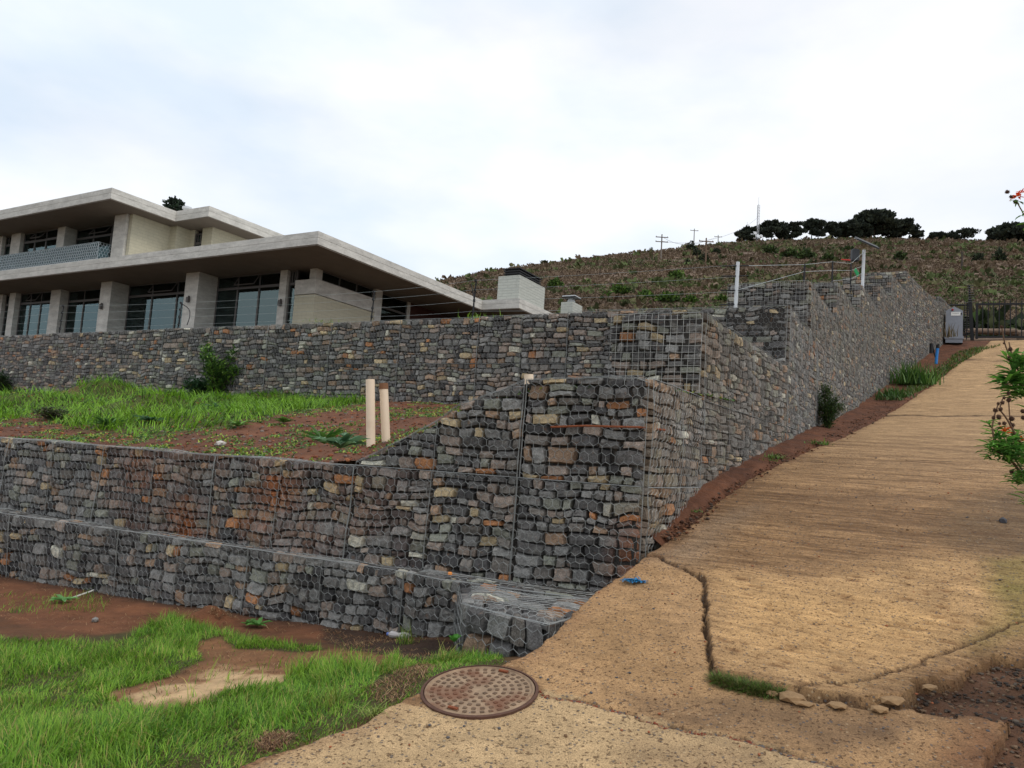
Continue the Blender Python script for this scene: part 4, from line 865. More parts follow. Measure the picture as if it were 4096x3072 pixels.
# upper floor
mk('column', [hbox(14.02, 15.03, .66, 2.0, ZR, ZS2)], M_conc, parent=house)
mk('upper_wall', [hbox(13.74, 14.0, .80, 3.15, ZR, ZS2-.02), hbox(13.2, 13.74, 3.0, 3.9, ZR, ZS2-.02), hbox(12.85, 13.2, 3.85, 4.1, ZR, ZS2-.02), hbox(11.36, 12.15, 3.8, 4.1, ZR, ZS2-.02), hbox(11.36, 11.6, 4.1, 19, ZR, ZS2-.02)], M_brick, parent=house)
window(12.16, 12.84, 3.9, 10.9, 12.3, 1, 11.75)
for a0, a1, b0 in ((19.98, 20.7, .95), (24.2, 25.2, .8), (15.03, 15.1, 1.5)): mk('column', [hbox(a0, a1, b0, 2.0, ZR, ZS2-.03)], M_conc, parent=house)
window(15.1, 19.95, 1.6, ZR+.02, ZS2-.03, 3, 11.95, [(15.3, 17.0, 11.7)], open_=1)
window(20.72, 24.18, 1.0, ZR+.02, ZS2-.03, 3, 11.95, [(22.9, 23.8, 11.8), (20.8, 22.2, 11.6)], open_=1)
window(25.22, 26.2, 1.0, ZR+.02, ZS2-.03, 1, 11.95)
window(26.6, 31, 1.0, ZR+.02, ZS2-.03, 3, 11.95, [(26.8, 29, 11.6)])
mk('column', [hbox(26.2, 26.6, .8, 2.0, ZR, ZS2-.03)], M_conc, parent=house)
# balcony balustrade: glass printed with a white honeycomb of cells
b0a = ab(90.3, 259.3, ZR)[0]
bal = mk('balustrade', [hbox(b0a, 33, .28, .34, ZR, ZR+.10)], M_conc, parent=house)
mk('pane', [hbox(b0a, 33, .30, .315, ZR+.10, ZR+1.02), hbox(b0a-.015, b0a, .30, 2.2, ZR+.02, ZR+1.02)], glass_mat('balustrade_glass', (.8, .86, .88), 0.03), parent=bal)
class FlatF:
    def __init__(s, o, d, n): s.o, s.d, s.n = o, d, n
    def pos(s, u, v, w):
        u, v, w = np.broadcast_arrays(u, v, w); p = s.o[None] + s.d[None]*u[:, None] + s.n[None]*w[:, None]; return np.c_[p, v]
hx = hexwire(FlatF(hp(b0a, .295), HA, -HB), 0, 33-b0a, ZR+.12, ZR+1.0, r=.010, w=.17, h=.2, dj=.01, woff=.004, col=rgb(225, 230, 232))
hx += hexwire(FlatF(hp(b0a-.018, .30), HB, -HA), 0, 1.8, ZR+.05, ZR+1.0, r=.010, w=.17, h=.2, dj=.01, woff=.004, col=rgb(225, 230, 232))
mk('honeycomb_pattern', hx, plain('white_cell_print', 215, 222, 226, .6), parent=bal)
# chimneys
def chim(u0, u1, u2, vt, vb, Yc, name, z0):
    pass
cf = atY(520, 274.9, 42.6); z_t = cf[2]; cab = UA @ (cf[:2] - HO)
ca, cb_ = cab; dl = 1.42; db = 3.3
ch = mk('chimney', [hbox(ca, ca+dl, cb_, cb_+db, ZR-.02, z_t)], M_brickg, parent=house)
lv = []
for k in range(3): lv.append(hbox(ca+.18, ca+dl-.18, cb_+.25, cb_+db-.25, z_t+.02+.14*k, z_t+.09+.14*k)); lv.append(hbox(ca+.26, ca+dl-.26, cb_+.33, cb_+db-.33, z_t+.09+.14*k, z_t+.16+.14*k))
lv.append(prism([hp(ca+dl-.12, cb_+.2), hp(ca+.12, cb_+.2), hp(ca+.12, cb_+db-.2), hp(ca+dl-.12, cb_+db-.2)], z_t+.44, z_t+.50))
mk('louvre_cap', lv, M_black, parent=ch)
sf = atY(573, 301.5, 47); zt2 = sf[2]; sab = UA @ (sf[:2] - HO)
ch2 = mk('chimney', [hbox(sab[0], sab[0]+.82, sab[1], sab[1]+1.5, 9.0, zt2)], M_brickg, parent=house)
cc = hp(sab[0]+.4, sab[1]+.6, zt2); mk('flue_cap', [lathe(cc, [(.2, 0), (.24, .15), (.2, .28)], 14), box(cc+[0, 0, .42], np.r_[HA, 0]*.9, np.r_[HB, 0]*.9, [0, 0, .06]), segs([cc+[0, 0, .2]], [cc+[0, 0, .4]], .08, k=8)], M_gal, parent=ch2)
mk('flue_hood', [box(cc+[0, 0, .36], np.r_[HA, 0]*.95, np.r_[HB, 0]*.95, [0, 0, .05])], M_black, parent=ch2)
p = atY(187, 209, 50); mk('roof_cowl', [lathe(p - [0, 0, .3], [(.18, -.6), (.18, .2), (.3, .28), (.3, .42), (.1, .5)], 12)], M_gal, parent=house)

# ------------------------------------------------------------------ electric fence along the wall tops
ef = empty('electric_fence', atY(371, 318, 17.3), 'four wire electric fence on thin black stays above the long level wall', 'electric fence')
def wall_y(u): 
    d = ray(u, 315); P = UF.P; f = P[:, 0] - d[0]*P[:, 1]
    for i in range(len(f)-1):
        if f[i]*f[i+1] <= 0: t = f[i]/(f[i]-f[i+1]); return (P[i]+t*(P[i+1]-P[i]))[1]
    return P[-1, 1] if abs(f[-1]) < abs(f[0]) else P[0, 1]
nodes = []
for u, v in [(-110, 300), (61, 290), (179, 301), (371, 288), (472, 283)]:
    y = wall_y(u) + .35; b = atY(u, 318, y); b[2] = 4.38; nodes.append(b)
hs = [.82, .98, .82, .80, .92]
for b, h in zip(nodes, hs):
    q = [b + [0, 0, h*t] + np.array([.035*t, 0, 0]) for t in np.linspace(0, 1, 5)]
    st = mk('stay', [tube(q, .017, k=6)] , M_black, parent=ef); [mk('insulator', [box(b+[.02, -.02, h*t], [.05, 0, 0], [0, .05, 0], [0, 0, .05])], M_black, parent=st) for t in (.25, .5, .75, .97)]
sp_b = atY(735, 306, 13.6); sp_b[2] = 4.35; sp_t = atY(738, 262, 13.6)
spo = mk('steel_post', [segs([sp_b - [0, 0, .4]], [sp_t], .032, k=6)], M_gal, parent=ef)
[mk('insulator', [segs([sp_b*(1-t)+sp_t*t - [.28, 0, .02]], [sp_b*(1-t)+sp_t*t + [.2, 0, .02]], .012, k=5)], M_black, parent=spo) for t in (.25, .5, .75, .93)]
MW = plain('fence_wire', 165, 172, 172, .5, .3)
for k, t in enumerate((.22, .48, .74, .95)):
    pts = [b + [0, -.03, h*(.25, .5, .75, .97)[k]] for b, h in zip(nodes, hs)] + [sp_b*(1-t) + sp_t*t]
    out_ = []
    for a, b in zip(pts[:-1], pts[1:]):
        s_ = np.linspace(0, 1, 13)[:, None]; q = a*(1-s_) + b*s_; q[:, 2] -= .02*4*(s_*(1-s_))[:, 0]; out_.append(segs(q[:-1], q[1:], .0021, k=4))
    mk('wire', out_, MW, parent=ef)
q = atY(179.5, 303, wall_y(179)+.3); q2 = atY(187, 325, wall_y(187)+.25); tq = np.linspace(0, 1, 8)
mk('cable', [tube([q*(1-s)+q2*s + np.array([.16, 0, .10])*sin(pi*s) for s in tq], .012, k=5)], M_black, parent=ef)
q = atY(471, 284, wall_y(471)+.3); q2 = atY(472.5, 318, wall_y(472)+.25)
mk('cable', [tube([q*(1-s)+q2*s + np.array([.05, 0, 0])*sin(pi*s) for s in tq], .012, k=5)], M_black, parent=ef)
e2f = empty('electric_fence', atY(862, 276, 27), 'three wire electric fence with a solar panel post on the stepped wall', 'electric fence')
pA = [sp_b*(1-t) + sp_t*t for t in (.5, .93)]
sb, st_ = atY(862.5, 277, 25.2), atY(864, 250, 25.2)
so_ = mk('steel_post', [segs([sb - [0, 0, .7]], [st_], .05, k=6)], M_gal, parent=e2f)
mk('solar_panel', [box(st_ + [.05, -.1, .22], np.array([1.25, .1, -.42])*.62, [.1, .4, .2], [.02, 0, .05])], M_black, parent=so_)
mk('energiser_box', [bevbox(st_ + [-.32, -.05, -.22], [.24, 0, 0], [0, .2, 0], [0, 0, .42], .03)], plain('dark_grey_plastic', 58, 60, 64, .5), parent=so_)
mk('warning_tag', [box(sb + [-.62, -.1, .52], [.3, 0, 0], [0, .03, 0], [0, 0, .035])], plain('red_plastic', 200, 50, 40, .5), parent=so_)
mk('strap', [box(sb + [-.25, -.1, .12], [.12, 0, -.2], [0, .03, 0], [.05, 0, .12])], plain('green_plastic', 40, 150, 90, .5), parent=so_)
stn = []
for u, v0, v1, Y in ((804, 281, 264, 17.5), (832, 283, 261, 20), (850.5, 280, 263, 22.6)):
    b, t = atY(u, v0+3, Y), atY(u+.6, v1, Y); stn.append((b, t)); mk('stay', [segs([b - [0, 0, .3]], [t], .022, k=5)], M_black, parent=e2f)
for k, (fa, fb, fc) in enumerate(((.5, .62, .42), (.93, .97, .93), (.72, .2, .15))):
    if k < 2: pts = [sp_b*(1-fa)+sp_t*fa]
    else: pts = []
    pts += [b*(1-fb) + t*fb for b, t in (stn if k < 2 else stn[1:])] + [sb*(1-fc) + st_*fc]
    mk('wire', [segs(np.array(pts[:-1]), np.array(pts[1:]), .005, k=4)], MW, parent=e2f)

# ------------------------------------------------------------------ gate, fence panel, keypad pillar
gp = atY(969, 339, 37.6); gz = float(zd(gp[0], gp[1])); gl = atY(975.5, 338, 37.6); ge = np.array([gl[0] + 6.3, gl[1] - 2.6])
gate = empty('driveway_gate', (gl[0], gl[1], gz), 'black steel palisade sliding gate closing the top of the driveway', 'gate')
gd = np.array([ge[0]-gl[0], ge[1]-gl[1], 0]); gn = np.linalg.norm(gd); gd /= gn; g0 = np.array([gl[0], gl[1], atY(975.5, 338, gl[1])[2]]); gtop = atY(975.5, 304.3, gl[1])[2]; GH = gtop - g0[2]; gx = np.array([-gd[1], gd[0], 0])
mk('rail', [box(g0 + gd*gn/2 + [0, 0, .05], gd*gn, gx*.06, [0, 0, .09])], M_black, parent=gate); mk('rail', [box(g0 + gd*gn/2 + [0, 0, GH], gd*gn, gx*.06, [0, 0, .09])], M_black, parent=gate)
mk('gate_frame', [box(g0 + gd*.05 + [0, 0, GH/2], gd*.1, gx*.08, [0, 0, GH+.1])], M_black, parent=gate)
k = 0
while .3 + k*.235 < gn: 
    c = g0 + gd*(.3+k*.235); mk('bar', [segs([c + [0, 0, .05]], [c + [0, 0, GH+.12]], .032, k=4), segs([c + [0, 0, GH+.12]], [c + [0, 0, GH+.26]], .024, k=4, r2=.004)], M_black, parent=gate); k += 1
so2 = atY(1021, 300.5, gl[1]-2.45)
sgn = mk('sign', [box(g0 + gd*2.55 - gx*.06 + [0, 0, GH+.10], gd*.55, gx*.02, [0, 0, .15])], plain('white_sign', 225, 225, 215, .5), parent=gate)
mk('lettering', [box(g0 + gd*(2.55+o) - gx*.075 + [0, 0, GH+.10], gd*.07, gx*.012, [0, 0, .04]) for o in (-.17, -.07, .04, .15)], plain('red_paint', 170, 50, 40, .5), parent=sgn)
fp = empty('steel_fence', atY(930, 336, 38.4), 'low black palisade fence section left of the keypad pillar', 'fence')
f0, f1 = atY(900, 330, 39.4), atY(968.5, 338.6, 37.9); f0[2] = atY(900, 305, 39.4)[2]; f1[2] = atY(968.5, 305, 37.9)[2]
fd = f1 - f0; fn_ = np.linalg.norm(fd)
mk('rail', [segs([f0], [f1], .045, k=4)], M_black, parent=fp); mk('rail', [segs([f0 - [0, 0, 1.5]], [f1 - [0, 0, 1.5]], .04, k=4)], M_black, parent=fp)
for k in range(1, 16):
    c = f0 + fd*k/16; mk('bar', [segs([c - [0, 0, 1.6]], [c + [0, 0, .08]], .022, k=4), segs([c + [0, 0, .08]], [c + [0, 0, .3]], .022, k=4, r2=.004)], M_black, parent=fp)
pt = empty('gate_post', atY(970, 339.5, 37.7), 'tall black gate post with electric fence stand-offs beside the sliding gate', 'gate post')
pb, pp = atY(972.2, 340.5, 37.7), atY(969.2, 285, 37.7); mk('post', [segs([pb], [pp*.75+pb*.25], .11, k=4), segs([pp*.7+pb*.3], [pp], .05, k=4)], M_black, parent=pt)
pb2, pp2 = atY(966.5, 339.5, 37.9), atY(967.5, 303, 37.9); mk('electric_strand_holder', [segs([pb2], [pp2], .035, k=4)] + [segs([pb2*(1-t)+pp2*t - [.18, 0, 0]], [pb2*(1-t)+pp2*t + [.25, 0, .02]], .02, k=4) for t in np.linspace(.05, 1, 16)] + [segs([pb*(1-t)+pp*t - [.16, .1, 0]], [pb*(1-t)+pp*t + [.16, -.1, .03]], .018, k=4) for t in np.linspace(.68, .98, 8)], M_black, parent=pt)
mk('arm', [segs([atY(966.5, 287, 37.7)], [atY(955.5, 287.7, 37.7)], .02, k=4)], plain('lime_plastic', 120, 150, 60, .5), parent=pt)
kp = atY(956, 336.5, 36.2); kp[2] = float(hill(kp[0], kp[1])); kz = atY(956, 336.5, 36.2)[2]
kb = empty('keypad_pillar', (kp[0], kp[1], kz), 'grey steel keypad pillar with pitched top and red lamp beside the gate', 'keypad pillar')
kx, ky = np.array([.93, -.37, 0]), np.array([.5, .87, 0]); kc = np.array([kp[0], kp[1], kz]) - kx*.08
M_kp = plain('grey_enamel', 138, 142, 150, .55, .1, bump=.3, bscale=60)
bd = [kc - kx*.36, kc + kx*.36, kc + kx*.36 + ky*.55, kc - kx*.36 + ky*.55]
Vb = [q - [0, 0, .3] for q in bd] + [q + [0, 0, 1.25] for q in bd] + [kc + [0, 0, 1.46], kc + ky*.55 + [0, 0, 1.46]]
mk('body', [(np.array(Vb), [np.array([[0, 1, 5, 4], [1, 2, 6, 5], [2, 3, 7, 6], [3, 0, 4, 7], [5, 6, 9, 8], [7, 4, 8, 9]]), np.array([[4, 5, 8], [6, 7, 9]])], None), box(kc + [0, 0, 0] + ky*.27 + [0, 0, -.05], kx*.8, ky*.62, [0, 0, .12])], M_kp, parent=kb)
lb = mk('label_plate', [box(kc + kx*.06 - ky*.012 + [0, 0, 1.10], kx*.40, ky*.015, [0, 0, .18])], plain('white_plate', 228, 228, 224, .5), parent=kb)
mk('lettering', [box(kc + kx*(.06+o) - ky*.022 + [0, 0, 1.13], kx*.035, ky*.004, [0, 0, .02]) for o in (-.12, -.07, -.02, .03, .08, .12)], M_black, parent=lb)
mk('warning_lamp', [ball(kc - kx*.08 - ky*.05 + [0, 0, 1.29], .055)], plain('red_lamp_lens', 150, 30, 34, .3), parent=kb)
mk('handle', [box(kc + kx*.375 + ky*.25 + [0, 0, .72], kx*.02, ky*.05, [0, 0, .16])], M_black, parent=kb)
mk('latch', [box(kc + kx*.29 - ky*.012 + [0, 0, 1.1], kx*.06, ky*.02, [0, 0, .08])], M_black, parent=kb)
bp = atY(936, 360, 28.3); bt_ = atY(937.8, 347, 28.3)
wp = empty('water_pipe', bp, 'blue plastic water pipe with black elbow standing at the stepped wall foot', 'pipe')
mk('pipe', [tube([bp - [0, 0, .15], bp*.5+bt_*.5, bt_], .055, k=8)], plain('blue_plastic', 40, 120, 190, .4), parent=wp)
mk('elbow', [tube([bt_ - [0, 0, .05], bt_ + [0, 0, .1], bt_ + [-.12, 0, .16], bt_ + [-.24, 0, .1], bt_ + [-.25, 0, -.25]], .065, k=8)], M_black, parent=wp)

# ------------------------------------------------------------------ pipes standing on the terrace, rebar, small litter
def pvc(b, t, r, label, cap=False, hollow=True):
    o = empty('drain_pipe', b, label, 'pipe', 'cream drain pipes')
    d = (t-b)/np.linalg.norm(t-b); n = 20; a = np.cross(d, [0, 1, 0]); a /= np.linalg.norm(a); c = np.cross(d, a)
    R = [(b-d*.3, r), (t, r), (t, r*.88), (t-d*.12, r*.88)]; V = [p + (a*cos(2*pi*i/n) + c*sin(2*pi*i/n))*q for p, q in R for i in range(n)]
    Q = [[j*n+i, j*n+(i+1) % n, (j+1)*n+(i+1) % n, (j+1)*n+i] for j in range(3) for i in range(n)] + []
    mk('tube', [(np.array(V), [np.array(Q), np.array([list(range(3*n, 4*n))])], None)], M_pvc, parent=o, smooth=False)
    if cap: mk('socket', [tube([t-d*.06, t+d*.0], r*1.06, k=20), tube([t-d*.01, t+d*.015], r*1.02, k=20)], M_cap, parent=o)
pvc(atY(371, 459, 9.35), atY(370.2, 379.5, 9.35), .055, 'leftmost tall cream drain pipe with an open top behind the wall')
pvc(atY(386.5, 452, 9.5), atY(383.6, 384.5, 9.5), .054, 'shorter cream drain pipe with a brown rim, leaning behind the wall', cap=True)
pvc(atY(529.2, 392, 8.2), atY(528.8, 374.5, 8.2), .05, 'stub of cream drain pipe just showing above the nearest wall top')
rb_a = AF.hit(551, 427); rb_b = AF.hit(640, 427.5)
r0 = AF.pos(np.array([rb_a[0]]), np.array([rb_a[1]]), np.array([.06]))[0]; r1_ = AF.pos(np.array([rb_b[0]]), np.array([rb_b[1]]), np.array([.07]))[0]; r2_ = atY(665, 430, 7.35)
rr_ = mk('rebar_rod', [tube([r0, r0*.6+r1_*.4+[0, 0, .012], r0*.3+r1_*.7+[0, 0, .005], r1_, r2_], .011, k=6)], M_rust); tag(rr_, 'rusty steel reinforcing rod tied across the nearest stone wall', 'steel rod')
# manhole
mc = hitD(480, 691) - [0, 0, .018]; sl = (zd(mc[0]+E2[0]*.2, mc[1]+E2[1]*.2) - zd(mc[0]-E2[0]*.2, mc[1]-E2[1]*.2))/.4
ex = np.array([NR[0], NR[1], 0]); ey = np.array([E2[0], E2[1], sl]); ey /= np.linalg.norm(ey); ez = np.cross(ex, ey); ez = ez if ez[2] > 0 else -ez
mh = empty('manhole_cover', mc, 'round rusty cast iron manhole cover set into the driveway edge', 'manhole cover')
RM = 0.5*114/769*mc[1]*1.0
def disc(prof, k=64, col=None):
    V = [mc + (ex*cos(2*pi*i/k) + ey*sin(2*pi*i/k))*r + ez*z for r, z in prof for i in range(k)]; n = len(prof)
    return (np.array(V), [np.array([[j*k+i, j*k+(i+1) % k, (j+1)*k+(i+1) % k, (j+1)*k+i] for j in range(n-1) for i in range(k)]), np.array([list(range((n-1)*k, n*k))])], col)
M_iron = mat('cast_iron', col=tuple(rgb(152, 128, 104)), attr=True, rough=.7, metal=.25, var=.35, vscale=14, bump=.5, bscale=90, bdist=.004, tint=(tuple(rgb(112, 66, 44)), 6, .5, .7, .7)); M_iron2 = plain('cast_iron_rim', 92, 66, 54, .75, .2, var=.3, vscale=20, bump=.4)
M_iron3 = plain('worn_iron', 104, 86, 70, .6, .3, var=.3, vscale=20)
mk('frame', [disc([(RM*1.0, -.08), (RM*1.0, .030), (RM*.955, .034), (RM*.95, .020), (RM*.93, .020)])], M_iron2, parent=mh)
st = [disc([(RM*.86, .018), (RM*.86, .0275), (RM*.0001, .0275)])]
for ring, n in ((.17, 7), (.30, 13), (.43, 18), (.56, 24), (.69, 30), (.81, 36)):
    for i in range(n):
        a = 2*pi*(i+.5*(int(ring*100) % 2))/n; rd = ex*cos(a)+ey*sin(a); td = -ex*sin(a)+ey*cos(a); st.append(bevbox(mc + rd*ring*RM + ez*.026, rd*.042*RM/.34*.52, td*.042*RM/.34*.56, ez*.010, .002, col=(.46, .43, .42)))
cv = mk('cover', [disc([(RM*.935, -.02), (RM*.935, .030), (RM*.90, .034), (RM*.88, .026), (RM*.0001, .026)])] + st[1:], M_iron, parent=mh)
mk('lifting_slot', [box(mc + ey*RM*.80*sg + ez*.034, ex*.06, ey*.018, ez*.01) for sg in (-1, 1)], M_rust, parent=cv)
# small things
def small(name, parts, m, label, cat): o = mk(name, parts, m); tag(o, label, cat); return o
p = hitD(633, 583); n = 70; P = p + np.c_[(rng.random((n, 2))-.5)*[.15, .07], np.full(n, .012)+.015*rng.random(n)]
small('plastic_scrap', [leaves(P, np.c_[rng.normal(size=(n, 2)), .3*rng.random(n)], .05, .018, rgb(40, 130, 180))], mat('blue_plastic_strip', rough=.4, var=.1, bump=0), 'scrap of shredded blue plastic lying on the driveway', 'plastic scrap')
a, b = march(70, 601, g_lawn) + [0, 0, .03], march(93, 594.5, g_lawn) + [0, 0, .05]
small('plastic_strip', [box((a+b)/2, b-a, [.0, .02, .012], [0, 0, .006])], plain('white_plastic', 225, 225, 220, .5), 'thin white plastic strip lying beside a broad-leaved weed', 'plastic strip')
p = march(398, 639, g_lawn) + [0, 0, .035]
bt2 = empty('plastic_bottle', p, 'crushed clear plastic bottle lying on mud at the lowest wall foot', 'bottle')
mk('body', [tube([p + np.array([x, -.2*x, 0]) for x in (-.09, -.07, -.03, .0, .05, .10)], [.018, .034, .03, .022, .034, .03], k=10)], plain('cloudy_plastic', 170, 165, 165, .25, spec=.6), parent=bt2)
mk('cap', [tube([p + np.array([-.11, .022, 0]), p + np.array([-.09, .018, 0])], .016, k=10)], plain('blue_cap', 90, 110, 170, .4), parent=bt2)
p = atZ(450, 574.6, .47); small('bottle_cap', [lathe(p, [(.02, 0), (.02, .018), (.016, .024)], 12)], plain('orange_plastic', 235, 150, 80, .4), 'small orange bottle cap on top of the lowest wall', 'bottle cap')
p = march(220, 446, g_ter) + [0, 0, .03]; small('white_stone', [pebbles([p], .10, rgb(190, 184, 178))], M_peb, 'pale white stone lying on the red soil bank', 'stone')
p = march(95, 622, g_lawn) + [0, 0, .02]; small('grey_stone', [pebbles([p], .05, rgb(130, 128, 124))], M_peb, 'small grey stone on bare soil near the broad-leaved weed', 'stone')
p = hitD(1003, 522) + [0, 0, .01]; small('dark_stone', [pebbles([p], .06, rgb(70, 70, 74))], M_peb, 'dark stone lying on the grooved part of the driveway', 'stone')
p = march(10, 572, g_lawn)+[0, 0, .03]; small('brick_fragment', [pebbles([p], .09, rgb(150, 78, 48))], M_peb, 'orange brick fragment at the left end of the lowest wall', 'brick fragment')
# broken concrete lumps along the slab edge
LUMPL = ['leftmost small concrete lump, beside the wiry crack grass', 'leftmost small concrete lump, nearest the wiry crack grass', 'concrete lump tucked against the slab above the second lump', 'large concrete lump left of the slab crack mouth', 'concrete lump touching the slab crack mouth', 'rounded concrete lump just right of the slab crack mouth',
 'flat concrete lump midway along the broken slab edge', 'concrete lump left of the slab tip', 'large concrete lump lowest under the slab tip', 'largest concrete lump at the slab tip by the dirt patch', 'lone concrete lump lying in the dark dirt patch', 'concrete lump leaning on the slab between midway and tip lumps']
LUMPS = [(762, 690, .055), (772, 696, .045), (779, 688, .05), (792, 700, .075), (803, 706, .06), (820, 703, .05), (838, 708, .05), (858, 704, .06), (880, 712, .07), (893, 703, .08), (930, 690, .05), (872, 700, .05)]
for i, (u, v, r) in enumerate(LUMPS):
    if i in (0, 2, 5, 7, 11): continue
    o = mk('concrete_lump', [pebbles([hitD(u, v)+[0, 0, .015]], r*(.75+.5*random.random()), rgb(150, 120, 86), .3)], M_peb); tag(o, LUMPL[i], 'concrete lump', 'broken concrete lumps at the slab edge')
# loose gravel (uncountable)
def scat(poly, n):
    P = np.array(poly); lo, hi = P.min(0), P.max(0); q = lo + (hi-lo)*rng.random((n*3, 2)); q = q[pin(q[:, 0], q[:, 1], poly)]; return q[:n]
q = scat(DIRT, 2600); z = zd(q[:, 0], q[:, 1]) - .05 + .05*(fbm(q[:, 0], q[:, 1], .3, 4)-.5)
cg = np.array([rgb(88, 78, 68), rgb(80, 58, 44), rgb(112, 90, 70), rgb(58, 50, 44)])[rng.integers(0, 4, len(q))]
g1 = pebbles(np.c_[q, z], .004+.016*rng.random(len(q))**3, cg)
t_ = rng.random(900); s_ = 2+10*rng.random(900)**1.5; tt_ = tl(s_)*(1-t_)+trr(s_)*t_; qx = E2[0]*s_+NR[0]*tt_; qy = E2[1]*s_+NR[1]*tt_
g2 = pebbles(np.c_[qx, qy, zd(qx, qy)+.004], .004+.008*rng.random(900)**2, np.array([rgb(90, 88, 90), rgb(150, 90, 60), rgb(110, 84, 60)])[rng.integers(0, 3, 900)])
ln = np.array(crack3 + crack2); i = rng.integers(0, len(crack3)-1, 500); t = rng.random(500)[:, None]; c3 = np.array(crack3); q = c3[i]*(1-t)+c3[i+1]*t + .03*(rng.random((500, 2))-.5)
g3 = pebbles(np.c_[q, zd(q[:, 0], q[:, 1])-.01], .005+.009*rng.random(500), np.array([rgb(120, 60, 40), rgb(90, 84, 80), rgb(140, 110, 80)])[rng.integers(0, 3, 500)])
gv = mk('gravel', [g1, g2, g3], M_peb, org=(2, 4, 0)); tag(gv, 'loose gravel and grit on the dirt patch and driveway', 'gravel', kind='stuff')
# pebbles and clods on the terrace soil
def terpts(n, q0=0, q1=1, a0=.15, a1=1.0, pw=1.0):
    a = a0 + (a1-a0)*rng.random(n); b = q0 + (q1-q0)*rng.random(n)**pw; i = (a*(na-1)).astype(int); P = P0[i]*(1-b[:, None]) + P1[i]*b[:, None]; return P[:, 0], P[:, 1], a, b
x, y, _, _ = terpts(9000, 0, 1, .2, 1, 1.5); c = np.array([rgb(120, 70, 46), rgb(96, 62, 46), rgb(150, 96, 64), rgb(120, 108, 100), rgb(76, 50, 38)])[rng.integers(0, 5, len(x))]
tp = mk('soil_clods', [pebbles(np.c_[x, y, g_ter(x, y)+.004], .008+.03*rng.random(len(x))**3, c)], M_peb, org=(-3, 12, 2)); tag(tp, 'small clods and pebbles on the red terrace bank', 'soil clods', kind='stuff')

# ------------------------------------------------------------------ grass and weeds
def inpoly_m(x, y, poly): return pin(np.asarray(x), np.asarray(y), poly)
LAWN = pxpoly([(-420,640),(-90,640),(0,640),(30,642),(60,640),(95,645),(128,640),(150,628),(172,618),(200,624),(232,636),(262,640),(300,646),(340,650),(392,655),(420,662),(455,655),(480,655),(505,652),(505,665),(470,672),(432,688),(400,704),(360,725),(320,740),(290,750),(262,760),(230,772),(200,800),(150,900),(-420,900)])
SUB = pxpoly([(0,584),(40,585),(110,600),(100,612),(30,614),(-20,610)])
n = 560000; lo = np.array([-9.0, 2.2]); hi = np.array([.35, 9.2]); q = lo + (hi-lo)*rng.random((n, 2)); x, y = q[:, 0], q[:, 1]
XN_, YN_ = x + .10*(fbm(x, y, .3, 8)-.5)*2, y + .10*(fbm(x, y, .3, 12)-.5)*2
ok = pin(XN_, YN_, LAWN) & ~(pin(XN_, YN_, BARE) & (rng.random(n) > .015)) & ~(pin(XN_, YN_, EDGE2) & (rng.random(n) > .12)) & ~(pin(XN_, YN_, DEAD) & (rng.random(n) > .1))
ok |= pin(XN_, YN_, SUB) & (rng.random(n) < .12)
ok &= (np.hypot((x-_clx)/.24, (y-_cly)/.17) > 1) & (np.hypot(x-mc[0], y-mc[1]) > RM*1.04)
ss = E2[0]*x + E2[1]*y; ts = NR[0]*x + NR[1]*y; ok &= ts < tl(ss) + .01
dens = fbm(x, y, .5, 15)
dd = np.hypot(x, y); ok &= rng.random(n) < np.clip(5.2/dd, .4, 1)*(.55+.6*dens)
x, y, ss, ts = x[ok], y[ok], ss[ok], ts[ok]; n = len(x)
tall = np.clip(.45 + 1.3*(fbm(x, y, .7, 19)-.35), .2, 1.2)*np.clip((tl(ss)-ts)/.9, .28, 1)
ln = (.06 + .17*rng.random(n)**1.2)*tall*1.05; ln *= np.where(y > 6.6, .8, 1)
az = fbm(x, y, .35, 23)*14 + rng.normal(size=n)*1.1; lean = np.clip(.25 + .55*rng.random(n) + .3*(fbm(x, y, .3, 29)-.5), .05, 1.15)
gA, gB, gC, gD = rgb(104, 152, 46), rgb(144, 180, 62), rgb(76, 120, 40), rgb(176, 166, 96)
f = fbm(x, y, .8, 33)[:, None]; r_ = rng.random((n, 1)); col = gA*(1-f) + gB*f; col = np.where(r_ < .25, gC, col); col = np.where(r_ > .91, gD, col)*(.75+.5*rng.random((n, 1)))
lgr = mk('lawn_grass', [blades(np.c_[x, y, g_lawn(x, y)-.01], az, ln, .0042+.0034*rng.random(n), lean, col, segn=3)], M_grass, org=(-2, 5, 0)); tag(lgr, 'lush green grass growing on the verge below the lowest wall', 'grass', kind='stuff')
# dry straw and roots by the wall foot, on the bare earth and the little mound
pts = []
for poly, k in ((STRIP, 2600), (MUD, 1300), (BARE, 900), (EDGE2, 900), (DEAD, 900)):
    q = scat(poly, k); pts.append(q)
q = np.array([_clx, _cly]) + rng.normal(size=(900, 2))*[.12, .09]; pts.append(q); q = np.concatenate(pts); n = len(q)
q = q[fbm(q[:, 0], q[:, 1], .3, 44) > .42]; n = len(q)
Pz = g_lawn(q[:, 0], q[:, 1]) + .16*np.exp(-((q[:, 0]-_clx)/.22)**2-((q[:, 1]-_cly)/.16)**2)*.9
cc_ = np.array([rgb(150, 116, 82), rgb(120, 84, 58), rgb(88, 62, 44), rgb(176, 146, 108)])[rng.integers(0, 4, n)]
stw = mk('dry_straw', [blades(np.c_[q, Pz+.0], rng.random(n)*6.3, .03+.07*rng.random(n), .003+.003*rng.random(n), .9+.4*rng.random(n), cc_, segn=2)], M_leaf, org=(-2, 7, 0)); tag(stw, 'dead brown straw and roots matted along the lowest wall foot', 'dry grass', kind='stuff')
